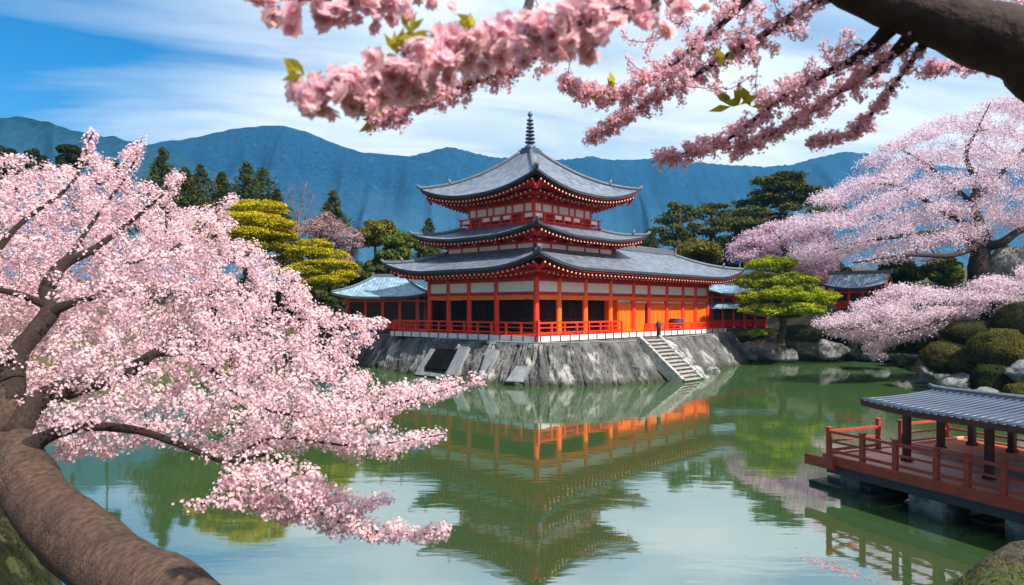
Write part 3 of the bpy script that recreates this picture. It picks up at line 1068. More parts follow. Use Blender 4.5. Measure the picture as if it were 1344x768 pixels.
    s_.lathe([(0.44, zt + 0.22), (0.40, zt + 0.38), (0.22, zt + 0.5), (0.15, zt + 0.52), (0.09, zt + 2.7), (0.0, zt + 2.72)], 14, (cx, cy_, 0))
    so = s_.build("spire", M_BRONZE, temple)
    for k in range(7):
        z = zt + 0.66 + k * 0.27
        r = 0.40 - k * 0.026
        q = MB()
        q.lathe([(0.10, z - 0.05), (r * 0.9, z - 0.055), (r, z - 0.01), (r * 0.92, z + 0.05), (0.10, z + 0.09)], 16, (cx, cy_, 0))
        q.build("spire_ring", M_BRONZE, so)
    q = MB()
    z = zt + 2.62
    q.lathe([(0.08, z - 0.08), (0.17, z), (0.19, z + 0.1), (0.12, z + 0.22), (0.02, z + 0.34), (0, z + 0.36)], 12, (cx, cy_, 0))
    q.build("spire_jewel", M_BRONZE, so)


build_temple()


# ------------------------------------------------------------------ simple hall with hip or gable roof (annexes, small shrine)
def small_hall(name, label, loc, rz, w, d, zf, ze, rise, hip, roofmat, bays, lower=None, wallmat=None, o=1.1):
    root = thing(name, label, "building", loc, rz)
    E = [(-w / 2 - o, -d / 2 - o), (w / 2 + o, -d / 2 - o), (w / 2 + o, d / 2 + o), (-w / 2 - o, d / 2 + o)]
    rl = w / 2 + o - hip
    T = [(-rl, 0), (rl, 0), (rl, 0), (-rl, 0)]
    run = d / 2 + o
    prof = (rise / run * 0.72, rise / run * 0.28 / run)
    strips = [(E[0], E[1], T[0], T[1], 0.35, 0.35), (E[2], E[3], T[2], T[3], 0.35, 0.35)]
    if hip > 0.3:
        strips += [(E[1], E[2], T[1], T[2], 0.35, 0.35), (E[3], E[0], T[3], T[0], 0.35, 0.35)]
    # run differs per side when hip != run; heights still meet because both reach the ridge at r = 1
    mb = MB(); ed = MB()
    for (p0, p1, q0, q1, a, b) in strips:
        rt = roof_strip(mb, p0, p1, q0, q1, ze, prof, a, b, 2.6, 0, 0, 14, 7, run=run)
        rb = roof_strip(mb, p0, p1, q0, q1, ze, prof, a, b, 2.6, -0.16, 1, 14, 7, run=run)
        ed.grid([rt[0], [(p[0], p[1], p[2] - 0.2) for p in rt[0]]], smooth=False)
        if hip <= 0.3:
            for k in (0, -1):
                ed.grid([[r[k] for r in rt], [(r[k][0], r[k][1], r[k][2] - 0.22) for r in rt]], smooth=False)
    r = mb.build("roof", [roofmat, M_RED], root)
    ed.build("eave_edge", M_TRIM, r)
    zr = ze + rise
    rd = MB(); rd.box(-rl - 0.1, rl + 0.1, -0.14, 0.14, zr - 0.06, zr + 0.2)
    rd.box(-rl - 0.22, -rl - 0.1, -0.2, 0.2, zr - 0.1, zr + 0.32); rd.box(rl + 0.1, rl + 0.22, -0.2, 0.2, zr - 0.1, zr + 0.32)
    rd.build("ridge", M_RIDGE, r)
    if hip > 0.3:
        for i in range(4): hip_ridge(r, E[i], T[i], ze, prof, 0.35, run, w=0.15, h=0.15, tip=False)
    else:
        for sx in (-1, 1):
            gb = MB()
            x = sx * (w / 2 + 0.05)
            gb.quad([(x, -d / 2, ze + 0.1), (x, d / 2, ze + 0.1), (x, 0, zr - 0.15)])
            gb.build("gable", M_VERM, root)
            br = MB()
            for sy in (-1, 1):
                br.beam((sx * (w / 2 + o - 0.1), sy * (d / 2 + o - .1), ze - 0.1), (sx * (w / 2 + o - 0.1), 0, zr - 0.15), 0.12, 0.3, up=(sx, 0, 0.001))
            br.build("bargeboard", M_VERM, root)
    wl_ = MB(); wl_.box(-w / 2, w / 2, -d / 2, d / 2, zf, ze + 0.05)
    wl_.build("wall", wallmat or M_DARK, root)
    for i in range(bays + 1):
        x = -w / 2 + w * i / bays
        for y in (-d / 2 - 0.05, d / 2 + 0.05):
            c = MB(); c.box(x - 0.11, x + 0.11, y - 0.11, y + 0.11, zf, ze + 0.02); c.build("column", M_VERM, root)
    for i in range(1, 3):
        y = -d / 2 + d * i / 2 - 0.3
        for x in (-w / 2 - 0.05, w / 2 + 0.05):
            c = MB(); c.box(x - 0.11, x + 0.11, y - 0.11, y + 0.11, zf, ze + 0.02); c.build("column", M_VERM, root)
    b = MB()
    for y in (-d / 2 - 0.08, d / 2 + 0.08):
        b.box(-w / 2 - 0.2, w / 2 + 0.2, y - 0.09, y + 0.09, ze - 0.42, ze - 0.22); b.box(-w / 2 - 0.2, w / 2 + 0.2, y - 0.07, y + 0.07, zf + 0.62, zf + 0.74)
    for x in (-w / 2 - 0.08, w / 2 + 0.08):
        b.box(x - 0.09, x + 0.09, -d / 2, d / 2, ze - 0.421, ze - 0.221); b.box(x - 0.07, x + 0.07, -d / 2, d / 2, zf + 0.621, zf + 0.741)
    b.build("beam", M_VERM, root)
    pl = MB()
    for i in range(bays):
        x0 = -w / 2 + w * i / bays + 0.15; x1 = -w / 2 + w * (i + 1) / bays - 0.15
        pl.box(x0, x1, -d / 2 - 0.03, -d / 2 - 0.002, zf + 0.1, zf + 0.6)
    pl.build("dado_panel", M_RED, root)
    f = MB(); f.box(-w / 2 - 0.5, w / 2 + 0.5, -d / 2 - 0.5, d / 2 + 0.5, zf - 0.7, zf); f.build("floor_base", M_TRIM, root)
    if lower:
        lb = MB()
        y = -d / 2 - 0.02
        lb.quad([(-w / 2 - 0.8, y - 1.3, lower), (w / 2 + 0.8, y - 1.3, lower), (w / 2 + 0.8, y, lower + 0.5), (-w / 2 - 0.8, y, lower + 0.5)])
        lb.quad([(-w / 2 - 0.8, y - 1.3, lower - .12), (w / 2 + 0.8, y - 1.3, lower - .12), (w / 2 + 0.8, y, lower + 0.38), (-w / 2 - 0.8, y, lower + 0.38)])
        lb.quad([(-w / 2 - 0.8, y - 1.3, lower - .12), (w / 2 + 0.8, y - 1.3, lower - .12), (w / 2 + 0.8, y - 1.3, lower), (-w / 2 - 0.8, y - 1.3, lower)])
        lb.build("pent_roof", M_TILE_B, root)
    return root


a = P(512, 405, 57.5)
small_hall("side_hall", "low red side hall with a blue hipped roof at the left end of the temple", (a.x, a.y, 0), math.radians(-4), 5.6, 4.6, 2.75, 5.45, 1.75, 2.6, M_TILE_B, 4)
a = P(958, 405, 64.0)
small_hall("side_hall", "dark red windowed side hall with stepped blue roofs at the right end of the temple", (a.x, a.y, 0), math.radians(4), 5.0, 4.0, 2.75, 5.85, 1.2, 2.4, M_TILE_B, 5, lower=4.6)
a = P(1128, 405, 60.0)
small_hall("small_shrine", "small vermilion shrine with a blue gabled roof under the right cherry trees", (a.x, a.y, 0), math.radians(-40), 3.2, 2.3, 4.4, 6.25, 1.35, 0.0, M_TILE_B, 3, o=0.75)


# ------------------------------------------------------------------ stone embankment and stairs
BASE = [(-15.5, 60), (-13.6, 56), (-8, 48.0), (-3, 42.4), (-0.6, 40.3), (0.8, 39.6), (2.6, 39.3), (5, 39.7), (8.0, 41.2), (10.3, 43.4), (13.1, 47.6), (17, 53), (20.4, 58.3), (22, 62)]


def build_embankment():
    root = thing("stone_embankment", "battered grey stone embankment rising from the pond under the temple veranda", "embankment", (0, 0, 0))
    pts = catmull(BASE, 24)
    n = len(pts)
    c = np.array([4.0, 60.0])
    mb = MB()
    rows = []
    hs = [-1.4, -0.5] + [2.3 * k / 20 for k in range(21)] + [2.42]
    for z in hs:
        row = []
        for i, p in enumerate(pts):
            t = pts[min(i + 1, n - 1)] - pts[max(i - 1, 0)]
            nn = np.array([-t[1], t[0]]); nn = nn / np.linalg.norm(nn)
            if np.dot(nn, c - p) < 0: nn = -nn
            k = z / 2.42 * 1.75
            q = Vector((p[0], p[1], z))
            # rock face: vertical ribs and pits cut into the batter
            dn = noise.noise(Vector((p[0] * 0.9, p[1] * 0.9, z * 0.5))) * 0.30 + (0.5 - abs(noise.noise(Vector((p[0] * 1.9 + z * 0.5, p[1] * 1.9, z * 0.55 + 4))))) * 0.42 - 0.15 + noise.noise(Vector((p[0] * 5.5, p[1] * 5.5, z * 1.6))) * 0.15 + noise.noise(q * 7) * 0.07
            if z > 2.2: dn *= 0.3
            w = p + nn * (k + dn)
            row.append((w[0], w[1], z + (noise.noise(q * 0.6) * 0.08 if z > 0.1 else 0)))
        rows.append(row)
    inner = [(p[0] + (c[0] - p[0]) * 0.45, p[1] + (c[1] - p[1]) * 0.45, 2.40) for p in rows[-1]]
    mb.grid(rows + [inner], smooth=False)
    mb.build("rock_face", M_STONE, root)

    def on_face(px, py):
        """Where the sight line of a photograph point meets the battered face (coarse march along it)."""
        d = P(px, py, 1.0) - Vector((0, 0, CAMH))
        for k in range(3400, 6400, 4):
            q = Vector((0, 0, CAMH)) + d * (k / 100.0)
            if q.z < -0.3: return q
            best = 1e9
            pin = np.array([q.x, q.y])
            dist = 1e9; inside = 0
            for i in range(0, n - 1):
                a_, b_ = pts[i], pts[i + 1]
                ab = b_ - a_
                tt = np.clip(np.dot(pin - a_, ab) / np.dot(ab, ab), 0, 1)
                pr = a_ + ab * tt
                dd = np.linalg.norm(pin - pr)
                if dd < dist:
                    dist = dd
                    nn = np.array([-ab[1], ab[0]])
                    if np.dot(nn, c - pr) < 0: nn = -nn
                    inside = np.dot(pin - pr, nn) / np.linalg.norm(nn)
            if inside > q.z / 2.42 * 1.75 - 0.24: return q
        return q

    def slab(corners, name, mat, thick=0.16):
        ps = [on_face(*c_) for c_ in corners]
        nrm = (ps[1] - ps[0]).cross(ps[2] - ps[0]).normalized()
        if nrm.y > 0: nrm = -nrm
        front = [p + nrm * thick * 0.4 for p in ps]; back = [p - nrm * thick for p in ps]
        m_ = MB()
        m_.quad(front)
        for k in range(4):
            k2 = (k + 1) % 4
            m_.quad([front[k], front[k2], back[k2], back[k]])
        return m_.build(name, mat, root)
    # pale cast strips and a black slab painting the culvert's inner shade, on the shaded side
    slab([(548, 486), (553, 490), (572, 459), (566, 458)], "concrete_strip", M_SLAB)
    slab([(585, 492), (600, 493), (616, 456), (604, 455)], "concrete_strip", M_SLAB)
    slab([(628, 497), (640, 498), (655, 460), (640, 458)], "concrete_strip", M_SLAB)
    slab([(664, 501), (686, 502), (697, 482), (678, 481)], "concrete_strip", M_SLAB)
    slab([(548, 487), (585, 492), (585, 496), (545, 492)], "concrete_strip", M_SLAB)
    slab([(556, 483), (588, 486), (602, 459), (572, 458)], "culvert_mouth_shade", M_BLACK, 0.12)
    cap = MB()
    rr = [p for p in rows[-1]]
    cap.grid([[(p[0], p[1], 2.44) for p in rr], [(p[0] + (c[0] - p[0]) * 0.03, p[1] + (c[1] - p[1]) * 0.03, 2.47) for p in rr]], smooth=False)
    cap.build("coping", M_SLAB, root)


build_embankment()


def to_world(u, v, z=0):
    return Vector((1.53 + u * math.cos(TH) - v * math.sin(TH), 43.0 + u * math.sin(TH) + v * math.cos(TH), z))


def build_stairs():
    top = to_world(6.35, -4.3)
    root = thing("stone_stairs", "straight flight of worn pale stone steps running down the embankment to the water", "stairs", (top.x, top.y, 0), TH)
    n, run, zt = 12, 3.0, 2.55
    for i in range(n):
        y = -run * (i + 1) / n
        z = zt - zt * (i + 0.3) / n
        s = MB()
        j = random.uniform(-0.02, 0.02)
        s.box(-1.0 + j, 1.0 + j, y - 0.07, y + run / n - 0.004, z - 0.075, z, 0)
        s.box(-0.99 + j, 0.99 + j, y + 0.01, y + run / n + 0.02, z - 0.6, z - 0.076, 1)
        s.build("step", [M_STEP, M_RISER], root)
    for sx, nm in ((-1, "side_wall"), (1, "side_wall")):
        m_ = MB()
        K = 14
        for i in range(K):
            y0, y1 = -run * i / K * 1.03 + 0.25, -run * (i + 1) / K * 1.03 + 0.25
            z0, z1 = zt + 0.22 - zt * i / K, zt + 0.22 - zt * (i + 1) / K
            x0, x1 = sx * 1.02, sx * 1.30
            m_.beam(((x0 + x1) / 2, y0, (z0) - 0.30), ((x0 + x1) / 2, y1 + 0.02, z1 - 0.30 + random.uniform(-.03, .03)), 0.28 + random.uniform(-.03, .03), 0.72)
        m_.build(nm, M_STEP, root)
    # loose pale stones heaped along the right side wall
    for k in range(24):
        t = random.random()
        bm = bmesh.new()
        bmesh.ops.create_icosphere(bm, subdivisions=2, radius=1)
        s = random.uniform(0.16, 0.42)
        off = Vector((random.random() * 50, 3, 7))
        for v in bm.verts:
            q = v.co.copy()
            v.co = q * (1 + noise.noise(q * 1.3 + off) * 0.45)
            v.co.x *= s; v.co.y *= s * 1.2; v.co.z *= s * 0.8
            v.co += Vector((1.55 + random.random() * 0.0 + (k % 3) * 0.32, -run * t, max(0.05, zt * (1 - t) * 0.93 - 0.05 - (k % 3) * 0.12)))
        me = bpy.data.meshes.new("edge_stone"); bm.to_mesh(me); bm.free()
        me.materials.append(M_STEP if k % 3 else M_SLAB)
        o = bpy.data.objects.new("edge_stone", me); COL.objects.link(o); o.parent = root


build_stairs()

# bronze vessel and round-headed post by the stairs
v_ = MB()
v_.lathe([(0.0, 0.0), (0.34, 0.0), (0.38, 0.08), (0.24, 0.16), (0.22, 0.3), (0.5, 0.48), (0.56, 0.66), (0.5, 0.8), (0.56, 0.86), (0.52, 0.88), (0.4, 0.74), (0.0, 0.7)], 16)
o = v_.build("incense_burner", M_BRONZE)
w_ = to_world(16.2, -0.55); o.location = (w_.x, w_.y, DECK)
tag(o, "dark round bronze vessel standing on the veranda against the orange wall", "vessel")
v_ = MB()
v_.lathe([(0.14, 0.0), (0.14, 0.72), (0.19, 0.75), (0.13, 0.82), (0.2, 0.95), (0.17, 1.1), (0.03, 1.24), (0, 1.25)], 12)
o = v_.build("newel_post", M_TRIM)
w_ = to_world(8.0, -3.9); o.location = (w_.x, w_.y, 2.45)
tag(o, "short dark onion-capped post at the head of the stone steps", "post")


# ------------------------------------------------------------------ waterside pavilion
def build_pavilion():
    A = (7.92, 16.8)
    root = thing("waterside_pavilion", "open red timber pavilion on piers over the pond with a slate blue tiled roof", "pavilion", (A[0], A[1], 0), math.atan2(-0.917, 0.40))
    Z = 0.86
    x0, x1, y1 = -0.25, 9.0, 4.6
    m_ = MB()
    nb = 23
    for i in range(nb):                         # boards run the length of the deck
        a0 = y1 * i / nb
        m_.box(x0, x1, a0 + 0.006, a0 + y1 / nb - 0.006, Z - 0.05, Z + random.uniform(-0.003, 0.003))
    m_.build("deck", M_PDECK, root)
    m_ = MB()
    m_.box(x0 - 0.02, x1, -0.06, -0.002, Z - 0.20, Z + 0.03); m_.box(x0 - 0.08, x0 - 0.002, -0.06, y1, Z - 0.20, Z + 0.03)
    m_.build("fascia", M_PRED, root)
    m_ = MB()
    m_.box(x0 - 0.03, x1, 0.02, 0.22, Z - 0.42, Z - 0.055); m_.box(x0 - 0.03, x1, 2.2, 2.4, Z - 0.42, Z - 0.055); m_.box(x0 - 0.03, x1, 4.3, 4.5, Z - 0.42, Z - 0.055)
    for t in (0.05, 1.3, 2.5, 3.7, 4.9, 6.1): m_.box(t, t + 0.18, 0.225, 4.29, Z - 0.36, Z - 0.056)
    m_.build("under_beam", M_TRIM, root)
    m_ = MB(); m_.box(x0 - 0.55, x0 + 0.3, -0.16, 0.0 - 0.062, Z - 0.30, Z - 0.04); m_.build("beam_end", M_PRED, root)
    # piers
    for (t, s, w, d) in ((0.25, 0.55, 0.55, 0.7), (2.35, 0.38, 0.85, 0.75), (4.35, 0.45, 0.9, 0.8), (6.4, 0.45, 0.9, 0.8), (0.25, 3.7, 0.6, 0.7), (2.35, 3.7, 0.8, 0.7), (4.35, 3.7, 0.8, 0.7)):
        m_ = MB()
        m_.box(t - w / 2, t + w / 2, s - d / 2, s + d / 2, -1.35, Z - 0.43)
        m_.build("pier", M_PIER, root)
    # low stone footing beside the first pier
    m_ = MB()
    m_.box(-0.9, 0.9, 0.1, 1.7, -1.3, 0.10); m_.box(-0.55, 0.7, 0.35, 1.5, 0.10, 0.26)
    m_.build("footing", M_PIER, root)
    # rails
    def rail(pts, posts, nm="railing"):
        m2 = MB()
        for (a, b) in zip(pts[:-1], pts[1:]):
            a, b = Vector(a), Vector(b)
            m2.beam(a + Vector((0, 0, 0.60)), b + Vector((0, 0, 0.60)), 0.075, 0.06)
            m2.beam(a + Vector((0, 0, 0.36)), b + Vector((0, 0, 0.36)), 0.045, 0.05)
            m2.beam(a + Vector((0, 0, 0.13)), b + Vector((0, 0, 0.13)), 0.045, 0.07)
        r = m2.build(nm, M_PRED, root)
        for p in posts:
            q = MB()
            q.box(p[0] - 0.05, p[0] + 0.05, p[1] - 0.05, p[1] + 0.05, Z - 0.18, Z + 0.68 + (0.1 if len(p) > 2 else 0))
            q.box(p[0] - 0.065, p[0] + 0.065, p[1] - 0.065, p[1] + 0.065, Z + 0.681 + (0.1 if len(p) > 2 else 0), Z + 0.71 + (0.1 if len(p) > 2 else 0))
            q.build("rail_post", M_PRED, root)
    rail([(x0 + 0.05, 0.02, Z), (1.2, 0.02, Z), (x1, 0.02, Z)], [(x0 + 0.05, 0.02), (0.75, 0.02), (1.6, 0.02), (2.55, 0.02), (3.2, 0.02), (3.9, 0.02), (4.6, 0.02), (5.6, 0.02)])
    rail([(x0 + 0.05, 0.08, Z), (x0 + 0.05, 1.75, Z)], [(x0 + 0.05, 1.75, 1)])
    rail([(x0 + 0.05, 2.6, Z), (x0 + 0.05, 4.45, Z)], [(x0 + 0.05, 2.6), (x0 + 0.05, 4.45)])
    rail([(x0 + 0.1, 4.5, Z), (x1, 4.5, Z)], [(1.9, 4.5), (3.8, 4.5), (5.7, 4.5)])
    # raised matted floor
    m_ = MB(); m_.box(0.35, x1, 2.35, 4.3, Z + 0.01, Z + 0.19); m_.build("raised_floor", M_PRUST, root)
    m_ = MB()
    m_.box(0.28, x1, 2.27, 2.348, Z + 0.006, Z + 0.24); m_.box(0.27, 0.348, 2.35, 4.36, Z + 0.006, Z + 0.24); m_.box(0.35, x1, 4.302, 4.37, Z + 0.006, Z + 0.24)
    m_.build("floor_edging", M_PDECK, root)
    # columns
    for (t, s) in ((1.0, 1.2), (2.9, 1.2), (4.8, 1.2), (6.7, 1.2), (1.0, 2.42), (1.95, 3.6), (3.8, 3.6), (5.7, 3.6), (1.0, 3.6)):
        q = MB()
        zb = Z + (0.19 if s > 2.3 else 0)
        q.box(t - 0.068, t + 0.068, s - 0.0675, s + 0.0675, zb, 2.335)
        q.box(t - 0.095, t + 0.095, s - 0.095, s + 0.095, zb - 0.003, zb + 0.08)
        q.build("column", M_PDARK, root)
    m_ = MB()
    m_.box(0.86, 8.2, 1.13, 1.27, 2.20, 2.33); m_.box(0.86, 8.2, 3.53, 3.67, 2.20, 2.33)
    for t in (1.0, 2.9, 4.8, 6.7): m_.box(t - 0.05, t + 0.05, 1.271, 3.529, 2.22, 2.32)
    m_.build("head_beam", M_PDARK, root)
    # roof
    ys, ye, yr = 0.0, 4.4, 2.15
    xa, xb = 0.72, 8.6
    ze, zr = 2.26, 2.51
    mb = MB(); ed = MB()
    for (p0, p1, q0, q1, lL, lR) in (((xa, ys), (xb, ys), (xa + 0.35, yr), (xb, yr), 0.10, 0), ((xb, ye), (xa, ye), (xb, yr), (xa + 0.35, yr), 0, 0.10)):
        run = abs(q0[1] - p0[1])
        prof = ((zr - ze) / run * 0.8, (zr - ze) / run ** 2 * 0.2)
        rt = roof_strip(mb, p0, p1, q0, q1, ze, prof, lL, lR, 1.6, 0, 0, 30, 8)
        rb = roof_strip(mb, p0, p1, q0, q1, ze, prof, lL, lR, 1.6, -0.10, 1, 30, 8)
        ed.grid([rt[0], [(p[0], p[1], p[2] - 0.13) for p in rt[0]]], smooth=False)
        for k in (0, -1): ed.grid([[r_[k] for r_ in rt], [(r_[k][0], r_[k][1], r_[k][2] - 0.13) for r_ in rt]], smooth=False)
        # round cover tiles running up the slope
        e0 = np.array(p0, float); L = p1[0] - p0[0]
        nrib = int(abs(L) / 0.17)
        for i in range(nrib + 1):
            a = i / nrib
            pts = []
            for k in range(6):
                r_ = k / 5
                xx = (p0[0] + L * a) + ((q0[0] + (q1[0] - q0[0]) * a) - (p0[0] + L * a)) * r_
                yy = p0[1] + (q0[1] - p0[1]) * r_
                dl = a * abs(L); dr = (1 - a) * abs(L)
                lift = lL * max(0, 1 - dl / 1.6) ** 2.1 + lR * max(0, 1 - dr / 1.6) ** 2.1
                pts.append((xx, yy, ze + g_of(prof, run * r_) + lift * (1 - r_) ** 2 + 0.008))
            mb.tube(pts, [0.030] * 6, 6, 2)
    ro = mb.build("roof", [M_TILE_P, M_PDARK, M_TILE_P], root)
    ed.build("eave_edge", M_PDARK, ro)
    rd = MB()
    rd.tube([(xa + 0.16, yr, zr + 0.13), (xa + 0.28, yr, zr + 0.07), (xa + 0.6, yr, zr + 0.04), (xb, yr, zr + 0.04)], [0.045, 0.06, 0.07, 0.07], 8)
    rd.box(xa + 0.4, xb, yr - 0.13, yr + 0.13, zr - 0.10, zr + 0.02)
    rd.build("ridge", M_RIDGE, ro)


build_pavilion()


# ------------------------------------------------------------------ trees
def tree_skeleton(limbs, targets, start_r=0.05, end_r=0.006, droop=0.0, wig=0.06, kink=3):
    """limbs: lists of (x, y, z, r). Each target point gets a twig from the nearest wood. Returns paths [(pts, rads)]."""
    paths = []
    npos, nrad = [], []
    for lb in limbs:
        sm = catmull(lb, 5)
        pts = [Vector(q[:3]) for q in sm]; rad = [float(q[3]) for q in sm]
        paths.append((pts, rad, True))
        for p, r in zip(pts, rad): npos.append(tuple(p)); nrad.append(r)
    NP = np.array(npos); NR = np.array(nrad)
    T = np.array(targets, float)
    d0 = np.min(np.linalg.norm(T[:, None, :] - NP[None, :, :], axis=2), axis=1)
    for ti in np.argsort(d0):
        t = T[ti]
        dist = np.linalg.norm(NP - t, axis=1) + (NR > 0.12 * 9) * 0
        k = int(np.argmin(dist))
        a, L = NP[k], dist[k]
        if L < 1e-3: continue
        pts, rad = [], []
        r0 = min(NR[k] * 0.75, end_r + start_r * min(1, L / 2.0))
        for s in range(kink + 2):
            f = s / (kink + 1)
            q = a + (t - a) * f
            q = q + rng.normal(0, wig * L, 3) * math.sin(math.pi * f) + np.array([0, 0, droop * L * math.sin(math.pi * f)])
            pts.append(Vector(q)); rad.append(r0 + (end_r - r0) * f)
        paths.append((pts, rad, False))
        NP = np.vstack([NP, [tuple(p) for p in pts[1:]]]); NR = np.concatenate([NR, rad[1:]])
    return paths


def wood_mesh(paths, name, mat_big, parent, mat_small=None, sides=(14, 5), rough=0.12, big_r=0.05, mid=None):
    mb = MB()
    for pts, rad, big in paths:
        n = sides[0] if big else sides[1]
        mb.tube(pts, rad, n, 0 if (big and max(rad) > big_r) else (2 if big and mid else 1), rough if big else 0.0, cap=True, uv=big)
    return mb.build(name, [mat_big, mat_small or mat_big] + ([mid] if mid else []), parent)


def sample_poly_targets(poly, n, Dfun, thick, tier=None):
    """Random 3D points whose outline is the polygon (given in photograph pixels); Dfun(px, py) is the middle distance, thick the depth spread."""
    poly = np.array(poly, float)
    lo, hi = poly.min(0), poly.max(0)
    out = []
    while len(out) < n:
        q = rng.uniform(lo, hi, size=(n * 3, 2))
        ins = in_poly(q[:, 0], q[:, 1], [tuple(p) for p in poly])
        q = q[ins]
        if tier:                                  # drooping tiers with gaps between them: (trunk px, slope, spacing, share)
            b = (q[:, 1] - tier[1] * np.abs(q[:, 0] - tier[0]) + 6 * np.sin(q[:, 0] / 31.0)) / tier[2]
            q = q[(b - np.floor(b) < tier[3]) | (rng.random(len(q)) < 0.12)]
        de = poly_dist(q[:, 0], q[:, 1], [tuple(p) for p in poly])
        for (x, y), e in zip(q, de):
            k = min(1.0, e / 70.0) ** 0.5
            D = Dfun(x, y) + rng.uniform(-1, 1) * thick * k
            p = P(x, y, D)
            out.append((p.x, p.y, p.z))
            if len(out) >= n: break
    return np.array(out)


def twig_points(paths, step, only_small=True, f0=0.15, max_r=0.03):
    pts, dirs = [], []
    for p, r, big in paths:
        for i in range(len(p) - 1):
            if r[i] > max_r: continue
            if only_small and not big and i / (len(p) - 1) < f0: continue
            L = (p[i + 1] - p[i]).length
            k = max(1, int(round(L / step)))
            for j in range(k):
                q = p[i].lerp(p[i + 1], (j + random.random()) / k)
                pts.append(tuple(q)); dirs.append(tuple((p[i + 1] - p[i]).normalized()))
    return np.array(pts), np.array(dirs)


def blossom_crown(name, centres, per, spread, size, base, centre, parent, petals=5, up=0.5, layers=1, cup=0.35, mat=None):
    """Clusters of flowers round points on the twigs."""
    N = len(centres)
    c = np.repeat(centres, per, axis=0)
    off = unit(rng.normal(size=(N * per, 3))) * (rng.uniform(0.35, 1.0, size=(N * per, 1)) * spread)
    pos = c + off
    nrm = unit(off) * 0.7 + np.array([0.12, -0.25, 0.45]) * (up + 0.3) + rng.normal(0, 0.25, size=off.shape)
    # clusters differ a little in hue from one another
    hue = np.repeat(rng.normal(0, 0.05, size=(N, 1)), per, axis=0)
    b = base * (1 + hue * np.array([0.3, 1.0, 0.8])); ce = centre * (1 + hue)
    V, C = flowers(pos, nrm, rng.uniform(0.8, 1.2, N * per) * size, b, ce, petals, cup, layers)
    return poly_mesh(name, V, 4, C, mat or M_BLOSSOM, parent)


# ---- the old leaning cherry on the near bank
def PL(px, py, D, r):
    q = P(px, py, D)
    return (q.x, q.y, q.z, r)


